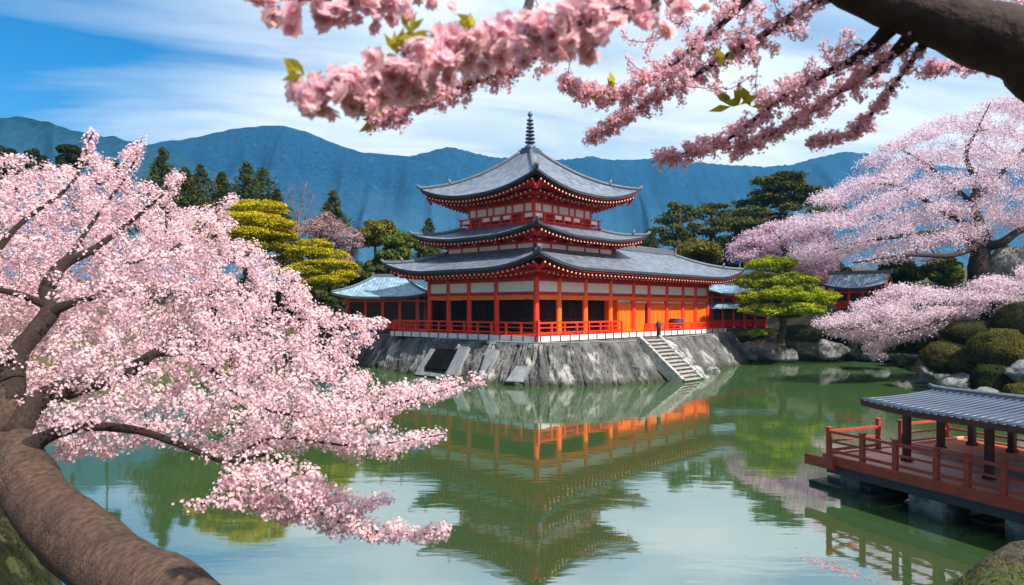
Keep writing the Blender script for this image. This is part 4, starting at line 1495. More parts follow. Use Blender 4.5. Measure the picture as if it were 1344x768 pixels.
def near_cherry():
    base = P(265, 830, 3.65)
    root = thing("cherry_tree", "large leaning cherry in pale pink blossom with a thick bare trunk over the near water", "tree", (0, 0, 0))
    limbs = [
        [PL(300, 880, 3.45, .27), PL(232, 805, 3.7, .245), PL(172, 764, 3.9, .225), PL(110, 714, 4.15, .21), PL(60, 668, 4.4, .198), PL(32, 622, 4.6, .175), PL(14, 572, 4.8, .135), PL(8, 505, 4.95, .095)],
        [PL(10, 530, 4.9, .11), PL(20, 470, 5.05, .08), PL(46, 436, 5.2, .065), PL(68, 405, 5.35, .07), PL(63, 378, 5.5, .062), PL(84, 346, 5.7, .045), PL(118, 330, 5.8, .032), PL(160, 300, 6.0, .02), PL(215, 255, 6.2, .012)],
        [PL(14, 575, 4.75, .10), PL(50, 526, 4.95, .075), PL(95, 509, 5.05, .078), PL(140, 498, 5.15, .062), PL(180, 481, 5.2, .05), PL(208, 463, 5.3, .032), PL(262, 474, 5.3, .022), PL(305, 512, 5.25, .018), PL(360, 540, 5.2, .013), PL(430, 545, 5.2, .01), PL(520, 530, 5.2, .008), PL(630, 497, 5.2, .004)],
        [PL(22, 600, 4.66, .085), PL(60, 574, 4.68, .048), PL(110, 560, 4.7, .034), PL(180, 565, 4.65, .027), PL(232, 582, 4.6, .022), PL(300, 606, 4.55, .017), PL(355, 598, 4.55, .013), PL(382, 640, 4.5, .011), PL(430, 678, 4.5, .008), PL(505, 700, 4.5, .006), PL(585, 700, 4.5, .003)],
        [PL(14, 505, 4.95, .10), PL(-20, 440, 5.1, .06), PL(-25, 370, 5.4, .04), PL(20, 300, 5.8, .022), PL(95, 240, 6.2, .014), PL(120, 175, 6.3, .006)],
        [PL(66, 410, 5.3, .04), PL(95, 398, 5.3, .03), PL(128, 388, 5.3, .02), PL(150, 370, 5.3, .01)],
        [PL(180, 481, 5.2, .035), PL(240, 440, 5.7, .022), PL(330, 420, 6.2, .014), PL(430, 420, 6.5, .009), PL(510, 425, 6.6, .004)],
        [PL(300, 606, 4.55, .014), PL(360, 575, 4.9, .011), PL(470, 585, 5.0, .008), PL(585, 570, 5.0, .003)],
        [PL(68, 405, 5.35, .035), PL(20, 385, 5.2, .024), PL(-60, 370, 5.1, .02), PL(-160, 330, 4.9, .02)],
        [PL(118, 330, 5.8, .022), PL(170, 345, 6.2, .016), PL(240, 320, 6.6, .014), PL(300, 262, 6.8, .006)],
        [PL(84, 346, 5.7, .025), PL(130, 280, 6.2, .014), PL(170, 225, 6.4, .010), PL(187, 180, 6.4, .004)],
        [PL(8, 548, 4.85, .09), PL(-60, 500, 5.1, .06), PL(-150, 440, 5.6, .04), PL(-240, 400, 6.0, .03)],
    ]
    main = [(-260, 330), (-180, 250), (-90, 210), (0, 196), (40, 205), (75, 215), (108, 214), (116, 172), (125, 200), (150, 214), (170, 192), (188, 180), (182, 212), (176, 235), (205, 240), (246, 219), (240, 240),
            (216, 256), (260, 275), (312, 257), (300, 282), (330, 318), (372, 346), (402, 372), (412, 402), (432, 402), (516, 424), (500, 440), (472, 456), (466, 488), (520, 505), (632, 494), (600, 520), (535, 535),
            (506, 546), (520, 560), (588, 568), (530, 595), (480, 605), (420, 583), (380, 600), (300, 600), (265, 590), (180, 588), (110, 600), (75, 608), (48, 580), (10, 545), (-60, 520), (-200, 470)]
    low = [(215, 652), (250, 664), (290, 652), (292, 622), (340, 615), (395, 604), (412, 620), (440, 642), (516, 653), (500, 665), (470, 677), (505, 690), (590, 694), (560, 710), (500, 706), (440, 700), (370, 686), (330, 667), (262, 664)]
    Dm = lambda x, y: 6.25 + np.clip((430 - y) / 230.0, -0.9, 1.0) * 1.25
    T = np.vstack([sample_poly_targets(main, 3000, Dm, 1.45), sample_poly_targets([(-80, 240), (60, 225), (200, 255), (320, 330), (360, 400), (300, 450), (-80, 440)], 650, lambda x, y: 8.0 - (y - 240) / 200.0 * 0.9, 0.8), sample_poly_targets(low, 210, lambda x, y: 4.55, 0.3),
                   sample_poly_targets([(500, 505), (632, 493), (632, 500), (520, 525)], 16, lambda x, y: 5.2, 0.1),
                   sample_poly_targets([(112, 215), (116, 170), (124, 170), (128, 215)], 6, lambda x, y: 6.3, 0.05),
                   sample_poly_targets([(165, 215), (184, 178), (190, 182), (178, 218)], 6, lambda x, y: 6.4, 0.05),
                   sample_poly_targets([(510, 690), (590, 692), (590, 700), (510, 704)], 8, lambda x, y: 4.5, 0.05)])
    paths = tree_skeleton(limbs, T, start_r=0.016, end_r=0.003, wig=0.08)
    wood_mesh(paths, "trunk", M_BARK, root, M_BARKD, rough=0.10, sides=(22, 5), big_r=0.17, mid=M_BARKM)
    pts, _ = twig_points(paths, 0.034, f0=0.05, max_r=0.02)
    print("near cherry clusters", len(pts))
    blossom_crown("crown", pts, 11, 0.068, 0.0112, np.array([0.93, 0.70, 0.735]), np.array([0.90, 0.56, 0.61]), root, up=0.5)
    # a few bronze-green young leaves
    k = rng.choice(len(pts), 420)
    pos = pts[k] + rng.normal(0, 0.03, (420, 3))
    V = leaves(pos, unit(rng.normal(size=(420, 3)) + np.array([0, 0, 0.6])), rng.uniform(0.03, 0.055, 420), 0.02)
    poly_mesh("young_leaves", V, 4, np.tile(np.array([[0.13, 0.12, 0.03]]), (420, 1)) * rng.uniform(0.6, 1.4, (420, 1)), M_LEAF, root)


near_cherry()


# ---- the cherry whose bough crosses the top of the view
def bough_cherry():
    root = thing("cherry_tree", "near cherry tree with a heavy dark bough and deep pink blossom sprays hanging from above", "tree", (0, 0, 0))
    trunk = [(3.55, 1.7, 2.4, .34), (3.5, 1.8, 3.2, .27), (3.3, 2.0, 4.4, .22), (2.9, 2.3, 5.15, .17), PL(1420, 112, 2.6, .135), PL(1344, 66, 2.65, .125), PL(1265, 36, 2.7, .115), PL(1180, 8, 2.75, .095), PL(1095, -22, 2.8, .07), PL(1000, -60, 2.85, .045), PL(880, -90, 2.8, .03), PL(700, -95, 2.6, .02), PL(520, -60, 2.4, .012)]
    limbs = [trunk,
             [PL(1110, -15, 2.8, .03), PL(1055, 12, 2.9, .02), PL(985, 56, 3.0, .014), PL(910, 100, 3.1, .010), PL(840, 140, 3.2, .007), PL(776, 184, 3.3, .003)],
             [PL(1190, 15, 2.75, .045), PL(1130, 72, 2.9, .022), PL(1060, 108, 3.05, .014), PL(1010, 140, 3.15, .010), PL(950, 186, 3.25, .007), PL(868, 208, 3.3, .003)],
             [PL(1215, 25, 2.75, .04), PL(1165, 78, 2.9, .02), PL(1100, 122, 3.05, .012), PL(1032, 166, 3.15, .008), PL(965, 198, 3.25, .003)],
             [PL(1230, 32, 2.7, .03), PL(1195, 82, 2.85, .011), PL(1150, 142, 3.0, .008), PL(1112, 178, 3.1, .006), PL(1063, 187, 3.15, .003)],
             [PL(1020, -50, 2.85, .03), PL(960, 20, 2.9, .014), PL(880, 85, 2.95, .010), PL(810, 125, 3.0, .006), PL(742, 108, 3.0, .003)],
             [PL(880, -90, 2.8, .022), PL(800, 10, 2.5, .012), PL(700, 75, 2.3, .009), PL(590, 120, 2.3, .006), PL(490, 160, 2.3, .003)],
             [PL(700, -95, 2.6, .016), PL(690, 20, 1.6, .011), PL(600, 62, 1.45, .009), PL(510, 100, 1.4, .006), PL(396, 122, 1.4, .003)],
             [PL(700, -95, 2.6, .012), PL(560, -15, 1.7, .008), PL(450, -2, 1.5, .005), PL(345, -2, 1.5, .003)],
             [PL(1095, -22, 2.8, .03), PL(960, -40, 2.0, .016), PL(840, 5, 1.5, .011), PL(760, 30, 1.35, .008), PL(690, 45, 1.35, .005)],
             [PL(1265, 36, 2.7, .03), PL(1250, -5, 2.9, .02), PL(1330, -30, 3.2, .012), PL(1420, -40, 3.4, .008)],
             [PL(1344, 66, 2.65, .03), PL(1290, 86, 3.0, .012), PL(1245, 88, 3.3, .006), PL(1215, 92, 3.4, .003)],
             ]
    # sprays close round the branchlets
    T = []
    for lb, n, s in ((limbs[1], 230, 13), (limbs[2], 250, 14), (limbs[3], 200, 12), (limbs[4], 110, 8), (limbs[5], 230, 14), (limbs[6], 230, 14), (limbs[10], 60, 22), (limbs[11], 45, 10)):
        sm = catmull(lb, 8)
        m0 = len(sm)
        for k in range(n):
            i = int(m0 * (0.18 + 0.82 * random.random() ** 0.8)); i = min(i, m0 - 1)
            q = sm[i]
            sp = s * q[1] / F * (1.15 - 0.75 * i / m0)
            T.append((q[0] + random.gauss(0, sp), q[1] + random.gauss(0, sp * 1.5), q[2] + random.gauss(0, sp)))
    # extra mass between the branchlets near the bough
    T = np.vstack([np.array(T), sample_poly_targets([(690, -20), (1070, -20), (1130, 60), (1080, 110), (1000, 140), (930, 130), (870, 110), (790, 60), (700, 40)], 90, lambda x, y: 2.9, 0.35),
                   sample_poly_targets([(1260, -40), (1400, -40), (1400, 30), (1344, 14), (1270, -6)], 30, lambda x, y: 3.3, 0.2)])
    paths = tree_skeleton(limbs, T, start_r=0.012, end_r=0.0022, wig=0.08)
    wood_mesh(paths, "trunk", M_BARKD, root, M_BARKD, rough=0.14, sides=(18, 5), big_r=0.03)
    fine = [(p, r, b) for (p, r, b) in paths if sum(q.y for q in p) / len(p) > 2.0]
    pts, _ = twig_points(fine, 0.022, f0=0.1, max_r=0.012)
    print("bough clusters", len(pts))
    blossom_crown("crown", pts, 6, 0.026, 0.0080, np.array([0.95, 0.65, 0.70]), np.array([0.86, 0.40, 0.48]), root, up=0.0, cup=0.45, mat=M_BLOSSOMB)
    # full double flowers on the nearest sprays
    pos = []
    for lb, n, s, rad in ((limbs[7], 190, 12.5, .9), (limbs[8], 70, 11, .9), (limbs[9], 125, 18, 1.0)):
        sm = catmull(lb, 8); m0 = len(sm)
        for k in range(n):
            i = min(m0 - 1, int(m0 * (0.28 + 0.72 * random.random())))
            q = sm[i]
            if q[1] > 1.95: continue
            sp = s * q[1] / F
            pos.append((q[0] + random.gauss(0, sp), q[1] + random.gauss(0, sp * 1.3), q[2] + random.gauss(0, sp) - 0.01))
    pos = np.array(pos)
    N = len(pos)
    nr = unit(rng.normal(size=(N, 3)) + np.array([0, -0.5, -0.2]))
    V, C = flowers(pos, nr, rng.uniform(0.020, 0.030, N), np.array([0.96, 0.70, 0.74]), np.array([0.88, 0.46, 0.53]), petals=7, cup=0.15, layers=3)
    poly_mesh("double_flowers", V, 4, C, M_BLOSSOMB, root)
    # yellow-green young leaves in tufts
    tufts = [(400, 98, 1.36), (392, 104, 1.38), (396, 92, 1.38), (545, 48, 1.34), (538, 44, 1.36), (522, 72, 1.38), (618, 34, 1.40), (500, 158, 2.28), (492, 152, 2.28), (530, 138, 2.28), (625, 35, 1.5), (805, 118, 2.95), (970, 138, 3.1), (985, 140, 3.1), (960, 140, 3.1), (952, 88, 3.0), (470, 110, 1.4), (622, 105, 2.25)]
    Vs, Cs = [], []
    for (x, y, D) in tufts:
        q = P(x, y, D)
        for k in range(4):
            L = random.uniform(20, 36) * D / F
            d = Vector((random.gauss(-0.25, 0.55), random.gauss(0, 0.4), random.gauss(0.5, 0.5))).normalized()
            s = d.cross(Vector((0, 1, 0.2))).normalized() * L * 0.16
            m_ = q + d * L * 0.5
            bow = Vector((0, -0.12 * L, 0))
            Vs.append([q, m_ + s + bow, q + d * L, m_ - s + bow])
            Cs.append(np.array([0.42, 0.36, 0.035]) * random.uniform(0.6, 1.2))
    poly_mesh("young_leaves", np.array([[tuple(p) for p in f] for f in Vs]), 4, np.array(Cs), M_LEAF, root)


bough_cherry()


# ---- cherries across the pond
def far_cherry(label, limbs, polys, Dm, thick, ntw, step, per, spread, size, base, centre, start_r=0.12, end_r=0.02, name="cherry_tree", droop=0.0, tier=None):
    root = thing(name, label, "tree", (0, 0, 0))
    T = np.vstack([sample_poly_targets(p, int(ntw * f), Dm, thick, tier) for p, f in polys])
    paths = tree_skeleton(limbs, T, start_r=start_r, end_r=end_r, wig=0.06, droop=droop)
    wood_mesh(paths, "trunk", M_BARKD, root, M_BARKD, rough=0.1, sides=(12, 4))
    pts, _ = twig_points(paths, step, f0=0.1, max_r=start_r * 1.3)
    N = len(pts) * per
    pos = np.repeat(pts, per, axis=0) + rng.normal(0, 1, (N, 3)) * np.array([spread, spread, spread * 0.55])
    hue = np.repeat(rng.normal(0, 0.05, (len(pts), 1)), per, axis=0) + rng.normal(0, 0.06, (N, 1))
    col = base * (1 + hue * np.array([0.4, 1.0, 0.7]))
    mixc = rng.random((N, 1)) < 0.12
    col = np.where(mixc, centre, col)
    V = leaves(pos, unit(rng.normal(size=(N, 3)) + np.array([0, 0, 0.5])), rng.uniform(0.7, 1.3, N) * size, rng.uniform(0.6, 1.0, N) * size * 0.8)
    print(label[:30], N)
    poly_mesh("crown", V, 4, col, M_BLOSSOM, root)
    return root


def right_cherries():
    D = 56.0
    limbs = [[PL(1300, 400, D, 1.1), PL(1286, 372, D, .85), PL(1284, 345, D, .72), PL(1290, 318, D, .6), PL(1284, 292, D, .42), PL(1277, 268, D, .34), PL(1282, 240, D, .27), PL(1268, 205, D - 1, .18), PL(1285, 165, D - 1, .09), PL(1300, 135, D, .04)],
             [PL(1284, 335, D, .5), PL(1268, 312, D - 1, .36), PL(1225, 306, D - 2, .26), PL(1180, 310, D - 3, .18), PL(1130, 318, D - 3, .1), PL(1085, 330, D - 3, .04)],
             [PL(1284, 300, D, .36), PL(1255, 288, D - 1, .26), PL(1215, 263, D - 2, .17), PL(1180, 245, D - 2, .1), PL(1130, 240, D - 2, .04)],
             [PL(1290, 325, D, .45), PL(1316, 318, D - 1, .34), PL(1345, 300, D - 1, .25), PL(1420, 280, D - 1, .14), PL(1480, 270, D, .05)],
             [PL(1282, 262, D, .26), PL(1305, 238, D + 1, .2), PL(1335, 205, D + 1, .14), PL(1380, 165, D + 1, .07), PL(1420, 140, D + 1, .03)],
             [PL(1277, 268, D, .22), PL(1240, 235, D + 2, .15), PL(1200, 205, D + 2, .09), PL(1165, 190, D + 2, .04)],
             [PL(1290, 318, D, .3), PL(1250, 335, D - 4, .2), PL(1190, 335, D - 6, .12), PL(1120, 345, D - 6, .05)]]
    crown = [(1022, 305), (1048, 272), (1090, 246), (1125, 222), (1150, 196), (1180, 182), (1220, 162), (1270, 141), (1310, 126), (1344, 110), (1420, 95), (1500, 140), (1540, 240), (1480, 310), (1400, 318), (1344, 312), (1310, 300),
             (1262, 332), (1210, 345), (1150, 345), (1090, 348), (1045, 345)]
    far_cherry("broad spreading pink cherry tree with a dark forked trunk on the right bank", limbs, [(crown, 1.0)], lambda x, y: 58.0 - np.clip((y - 230) / 120.0, -1, 1) * 3, 8.0, 2300, 0.32, 21, 0.34, 0.15,
               np.array([0.84, 0.68, 0.76]), np.array([0.64, 0.45, 0.54]), start_r=0.10, end_r=0.018, tier=(1285, 0.30, 36, 0.72))
    D = 41.5
    limbs = [[PL(1310, 440, D, .5), PL(1290, 418, D, .36), PL(1262, 402, D, .26), PL(1215, 398, D, .16), PL(1150, 410, D, .08), PL(1085, 425, D, .03)],
             [PL(1290, 418, D, .3), PL(1310, 396, D - 1, .2), PL(1360, 384, D - 1, .12), PL(1420, 380, D - 1, .05)],
             [PL(1262, 402, D, .2), PL(1225, 425, D - 2, .11), PL(1170, 440, D - 2, .05)],
             [PL(1262, 402, D, .2), PL(1225, 385, D + 2, .11), PL(1190, 380, D + 2, .05)]]
    low = [(1062, 428), (1120, 402), (1180, 374), (1250, 380), (1344, 352), (1440, 350), (1450, 425), (1344, 410), (1300, 408), (1250, 424), (1205, 444), (1175, 448), (1152, 474), (1132, 448), (1090, 440)]
    far_cherry("low wide cherry tree in pale pink bloom sprawling over the shrubs below the broad cherry", limbs, [(low, 1.0)], lambda x, y: 41.5, 4.5, 1300, 0.27, 17, 0.24, 0.12,
               np.array([0.82, 0.67, 0.73]), np.array([0.55, 0.33, 0.42]), start_r=0.08, end_r=0.015, tier=(1300, 0.16, 21, 0.6))
    D = 63.0
    limbs = [[PL(1034, 392, D, .5), PL(1034, 350, D, .36), PL(1030, 330, D, .26), PL(1022, 310, D, .16), PL(1010, 298, D, .06)],
             [PL(1032, 338, D, .24), PL(1052, 318, D, .14), PL(1078, 300, D, .05)], [PL(1032, 342, D, .2), PL(1000, 326, D, .12), PL(970, 322, D, .04)]]
    crown = [(955, 332), (965, 315), (990, 302), (1015, 293), (1050, 290), (1085, 293), (1100, 315), (1098, 372), (1060, 372), (1040, 350), (1000, 345), (960, 345)]
    far_cherry("smaller pale cherry tree between the tall pine and the clipped green pine", limbs, [(crown, 1.0)], lambda x, y: 63.0, 4.0, 600, 0.38, 12, 0.28, 0.19,
               np.array([0.76, 0.56, 0.66]), np.array([0.5, 0.3, 0.4]), start_r=0.10, end_r=0.02)


right_cherries()


def pads_tree(name, label, trunk, pads, size, base, tip, dens, cat="tree", group=None, leafshape=0.28, wood=M_BARKF, jag=0.25, twigs=True):
    """Layered tree: flattened foliage pads (x, y, z, rx, ry, rz) carried on limbs from a trunk."""
    root = thing(name, label, cat, (0, 0, 0), 0, group)
    mb = MB()
    sm = catmull(trunk, 6)
    mb.tube([q[:3] for q in sm], [float(q[3]) for q in sm], 10, 0, 0.15)
    S = np.array([q[:3] for q in sm]); R = np.array([q[3] for q in sm])
    Vs, Cs = [], []
    for (x, y, z, rx, ry, rz) in pads:
        c = np.array([x, y, z])
        if twigs:
            tgt = c - np.array([0, 0, rz * 0.3])
            dd = np.linalg.norm((S - tgt) * np.array([1, 1, 1.6]) + np.array([0, 0, 0.5]), axis=1)
            k = int(np.argmin(dd)); a = S[k]
            r0 = float(min(R[k] * 0.6, 0.05 + 0.035 * np.linalg.norm(tgt - a)))
            mid = (a + tgt) / 2 + np.array([0, 0, -0.08 * np.linalg.norm(tgt - a)])
            q = catmull([tuple(a) + (r0,), tuple(mid) + (r0 * 0.8,), tuple(tgt) + (r0 * 0.4,)], 4)
            mb.tube([w[:3] for w in q], [float(w[3]) for w in q], 6, 0, 0.1)
        n = int(dens * rx * ry * 4)
        u = unit(rng.normal(size=(n, 3)))
        u[:, 2] = np.abs(u[:, 2]) * np.where(rng.random(n) < 0.80, 1, -0.55)
        rad = rng.uniform(0.55, 1.0, (n, 1)) ** 0.5
        lump = np.array([noise.noise(Vector((p[0] * 2.2 + x, p[1] * 2.2 + y, p[2] * 2.2 + z))) for p in u])[:, None]
        rad = rad * (1 + jag * lump * 1.6)
        pos = c + u * rad * np.array([rx, ry, rz])
        nn = unit(u * np.array([1 / rx, 1 / ry, 1 / rz]) + rng.normal(0, 0.45 / rz, (n, 3)))
        f = np.clip(rng.normal(0.45, 0.25, (n, 1)) + lump * 0.5, 0, 1)
        pt = 1 + rng.normal(0, 0.07)
        Cs.append((base * (1 - f) + tip * f) * pt)
        Vs.append(leaves(pos, nn, rng.uniform(0.7, 1.3, n) * size, rng.uniform(0.7, 1.2, n) * size * leafshape * 2))
    mb.build("trunk", wood, root)
    poly_mesh("crown", np.concatenate(Vs), 4, np.concatenate(Cs), M_NEEDLE, root)
    return root


def pad_px(px, py, D, rx, rz, ry=None):
    q = P(px, py, D)
    k = D / F
    return (q.x, q.y, q.z, rx * k, (ry if ry is not None else rx * 0.8) * k, rz * k)


# ---- clipped cloud pine at the right end of the embankment
D = 55.0
pads_tree("clipped_pine", "bright green clipped cloud pine with layered pads at the right of the temple",
          [PL(1022, 450, D, .34), PL(1028, 425, D, .27), PL(1018, 400, D, .22), PL(1030, 375, D, .17), PL(1018, 350, D, .08)],
          [pad_px(1012, 350, D, 32, 13), pad_px(1028, 346, D - 1, 18, 8), pad_px(1040, 371, D - 1, 36, 14), pad_px(998, 372, D + 0.5, 34, 13), pad_px(1062, 391, D - 1, 36, 14), pad_px(1030, 388, D - 2, 34, 13), pad_px(995, 392, D, 32, 12),
           pad_px(1008, 409, D - 1.5, 34, 11), pad_px(1050, 407, D - 2, 32, 11), pad_px(1075, 399, D + 1, 20, 8), pad_px(1000, 437, D - 1, 18, 6), pad_px(985, 402, D + 1, 16, 7)],
          0.17, np.array([0.10, 0.15, 0.012]), np.array([0.42, 0.46, 0.025]), 380, jag=0.22)
# ---- golden cloud pines on the left
D = 50.0
pads_tree("clipped_pine", "taller golden clipped pine with a broad domed crown behind the left cherry blossom",
          [PL(330, 432, D, .4), PL(335, 390, D, .33), PL(322, 350, D, .26), PL(330, 310, D, .18), PL(328, 280, D, .08)],
          [pad_px(335, 275, D, 42, 12), pad_px(318, 290, D - 1, 56, 11), pad_px(355, 296, D - 1.5, 34, 11), pad_px(290, 301, D, 36, 10), pad_px(322, 308, D - 2, 48, 9), pad_px(365, 310, D, 26, 9), pad_px(285, 318, D - 1, 42, 10),
           pad_px(325, 325, D - 2.5, 26, 11), pad_px(362, 324, D - 1, 20, 9), pad_px(270, 305, D + 2, 30, 12), pad_px(305, 335, D, 30, 9), pad_px(262, 330, D - 1, 22, 10)],
          0.16, np.array([0.13, 0.12, 0.010]), np.array([0.56, 0.45, 0.014]), 330, jag=0.2)
D = 51.0
pads_tree("clipped_pine", "lower golden-green clipped pine with layered pads near the left side hall",
          [PL(410, 435, D, .32), PL(415, 400, D, .26), PL(405, 370, D, .2), PL(412, 340, D, .13), PL(408, 322, D, .06)],
          [pad_px(412, 322, D, 26, 9), pad_px(398, 332, D - 1, 36, 9), pad_px(430, 335, D - 1, 26, 9), pad_px(375, 343, D, 26, 8), pad_px(425, 348, D - 1.5, 40, 8), pad_px(398, 357, D - 2, 38, 9), pad_px(445, 362, D - 1.5, 26, 9), pad_px(420, 369, D - 2, 40, 8), pad_px(365, 352, D + 1, 20, 8), pad_px(400, 378, D - 1, 30, 6), pad_px(455, 352, D, 18, 8)],
          0.16, np.array([0.13, 0.125, 0.010]), np.array([0.55, 0.45, 0.015]), 330, jag=0.2)


# ---- natural pines on the right, layered and open
def black_pine(label, px, base_py, top_py, D, spread, seed, pads_n=22, base=np.array([0.035, 0.05, 0.014]), tip=np.array([0.12, 0.13, 0.03]), size=0.42):
    rs = random.Random(seed)
    tr = [PL(px + rs.uniform(-4, 4), base_py, D, .55), PL(px + rs.uniform(-5, 5), base_py * .66 + top_py * .34, D, .42), PL(px + rs.uniform(-6, 6), base_py * .33 + top_py * .67, D, .28), PL(px, top_py + 6, D, .07)]
    pads = []
    for k in range(pads_n):
        f = (k + 0.5) / pads_n
        y = top_py + 6 + (base_py - top_py) * 0.72 * f
        w = spread * (0.30 + 0.7 * min(1, f * 2.0))
        x = px + rs.uniform(-1, 1) * w
        pads.append(pad_px(x, y, D + rs.uniform(-1, 1) * w * D / F * 0.8, rs.uniform(0.26, 0.46) * spread, rs.uniform(4.0, 7.0)))
    return pads_tree("pine_tree", label, tr, pads, size, base, tip, 62, jag=0.5, leafshape=0.22)


black_pine("tall dark pine with flat open layers right of the temple", 1028, 345, 222, 78, 58, 3, 30)
black_pine("dark layered pine standing just right of the temple roof", 893, 352, 264, 84, 32, 4, 22)
black_pine("olive-topped pine between the roof-side pine and the tall pine", 932, 350, 264, 88, 34, 5, 22, tip=np.array([0.12, 0.12, 0.03]))
black_pine("half-hidden dark pine at the left foot of the tall pine", 975, 352, 272, 92, 34, 6, 18)


# ---- cedars
def cedar(label, px, base_py, top_py, D, w, seed, base=np.array([0.026, 0.042, 0.014]), tip=np.array([0.095, 0.10, 0.022]), group=None, blunt=0.0, dens=1.0):
    rs = np.random.default_rng(seed)
    root = thing("cedar_tree", label, "tree", (0, 0, 0), 0, group)
    mb = MB()
    b, t = P(px, base_py, D), P(px, top_py, D)
    mb.tube([b, (b + t) / 2, t], [0.35, 0.22, 0.03], 8)
    mb.build("trunk", M_BARKF, root)
    Hh = t.z - b.z
    W = 2.0 * w * D / F
    Vs, Cs = [], []
    layers = 26
    for k in range(layers):
        f = (k + 0.3) / layers
        r = W * ((f + 0.03) ** (0.8 - blunt * 0.4)) * (0.75 + 0.5 * rs.random())
        z = t.z - Hh * 0.9 * f
        nb = int(5 + 7 * f)
        for j in range(nb):
            a = rs.uniform(0, 2 * math.pi)
            rr = r * rs.uniform(0.6, 1.1)
            n = int((16 + 26 * f) * dens)
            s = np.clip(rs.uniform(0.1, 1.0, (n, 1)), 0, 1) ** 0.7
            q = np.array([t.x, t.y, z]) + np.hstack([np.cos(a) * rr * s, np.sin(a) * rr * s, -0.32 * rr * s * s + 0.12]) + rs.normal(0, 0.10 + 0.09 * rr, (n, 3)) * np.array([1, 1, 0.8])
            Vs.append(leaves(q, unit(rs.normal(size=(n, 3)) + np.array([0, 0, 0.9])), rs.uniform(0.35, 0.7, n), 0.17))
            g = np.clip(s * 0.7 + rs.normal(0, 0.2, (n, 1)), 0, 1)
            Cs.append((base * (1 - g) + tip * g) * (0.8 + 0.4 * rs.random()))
    poly_mesh("crown", np.concatenate(Vs), 4, np.concatenate(Cs), M_NEEDLE, root)
    return root


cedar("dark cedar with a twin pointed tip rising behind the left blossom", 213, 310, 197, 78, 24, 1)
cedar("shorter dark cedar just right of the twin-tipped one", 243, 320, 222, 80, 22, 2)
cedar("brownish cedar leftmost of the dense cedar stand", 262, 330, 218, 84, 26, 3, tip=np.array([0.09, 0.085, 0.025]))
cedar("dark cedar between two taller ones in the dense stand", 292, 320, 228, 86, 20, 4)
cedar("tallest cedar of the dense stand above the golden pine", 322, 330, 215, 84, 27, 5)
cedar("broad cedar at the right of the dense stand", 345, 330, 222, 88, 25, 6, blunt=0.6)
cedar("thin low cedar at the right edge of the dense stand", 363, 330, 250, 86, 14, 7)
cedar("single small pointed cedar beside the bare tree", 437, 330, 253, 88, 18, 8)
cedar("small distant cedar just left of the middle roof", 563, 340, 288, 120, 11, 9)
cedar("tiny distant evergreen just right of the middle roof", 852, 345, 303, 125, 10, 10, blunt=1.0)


# ---- round leafy trees
def leafy_tree(label, px, base_py, top_py, D, w, seed, base, tip, size=0.45, name="leafy_tree", dens=1.0, group=None, flat=1.0, nclump=26, wood=M_BARKF):
    rs = np.random.default_rng(seed)
    root = thing(name, label, "tree", (0, 0, 0), 0, group)
    b, t = P(px, base_py, D), P(px, top_py, D)
    W = w * D / F
    Hh = t.z - b.z
    c0 = np.array([t.x, t.y, t.z - min(Hh * 0.42, W * 0.9 * flat)])
    Rz = (t.z - c0[2])
    mb = MB()
    mb.tube([b, Vector(((b.x + c0[0]) / 2 + W * .04, b.y, (b.z + c0[2]) / 2)), Vector(c0)], [W * .07 + .08, W * .05 + .05, W * .03 + .03], 8, 0, .1)
    Vs, Cs = [], []
    for k in range(nclump):
        u = unit(rs.normal(size=3)); u[2] = abs(u[2]) * (1 if rs.random() < 0.75 else -0.6)
        c = c0 + u * np.array([W, W, Rz]) * rs.uniform(0.55, 0.9)
        mb.tube([Vector(c0), Vector((c0 + c) / 2 + np.array([0, 0, .1])), Vector(c)], [W * .025 + .02, W * .015 + .015, .01], 5)
        r = W * rs.uniform(0.22, 0.42)
        n = int(230 * dens)
        v = unit(rs.normal(size=(n, 3)))
        q = c + v * np.array([r, r, r * 0.7]) * (rs.uniform(0.3, 1, (n, 1)) ** 0.5)
        Vs.append(leaves(q, unit(v + rs.normal(0, 0.6, (n, 3)) + np.array([0, 0, .4])), rs.uniform(.7, 1.3, n) * size, rs.uniform(.5, .9, n) * size * .7))
        g = np.clip(0.5 + rs.normal(0, 0.25, (n, 1)) + 0.25 * v[:, 2:3] * 0, 0, 1)
        Cs.append((base * (1 - g) + tip * g) * (0.75 + 0.5 * rs.random()))
    mb.build("trunk", wood, root)
    poly_mesh("crown", np.concatenate(Vs), 4, np.concatenate(Cs), M_LEAF, root)
    return root


OLV, OLV2 = np.array([0.065, 0.065, 0.014]), np.array([0.20, 0.17, 0.03])
GRN, GRN2 = np.array([0.035, 0.055, 0.012]), np.array([0.13, 0.16, 0.025])
DRK, DRK2 = np.array([0.014, 0.024, 0.012]), np.array([0.04, 0.055, 0.022])
leafy_tree("olive round tree behind the gap between golden pine and temple", 492, 380, 284, 78, 28, 21, OLV, OLV2)
leafy_tree("bright olive tree touching the left end of the lower roof", 527, 385, 302, 72, 30, 22, GRN, GRN2 * 1.2)
leafy_tree("dark green tree directly behind the left side hall", 478, 400, 340, 68, 26, 23, DRK * 1.5, GRN2 * 0.8)
leafy_tree("dark round tree at the far left above the blossom", 2, 300, 188, 70, 22, 24, DRK, DRK2, flat=1.7, nclump=40)
leafy_tree("dark lumpy tree low at the far left edge", 8, 320, 205, 66, 22, 25, DRK, DRK2, flat=1.7, nclump=40)
leafy_tree("small dark tree between the far left tree and the blossom spike", 45, 300, 195, 78, 14, 26, DRK, DRK2, flat=1.7, nclump=40)
leafy_tree("dark domed tree just left of the tall blossom spike", 95, 300, 187, 72, 18, 27, DRK, DRK2, flat=1.7, nclump=40)
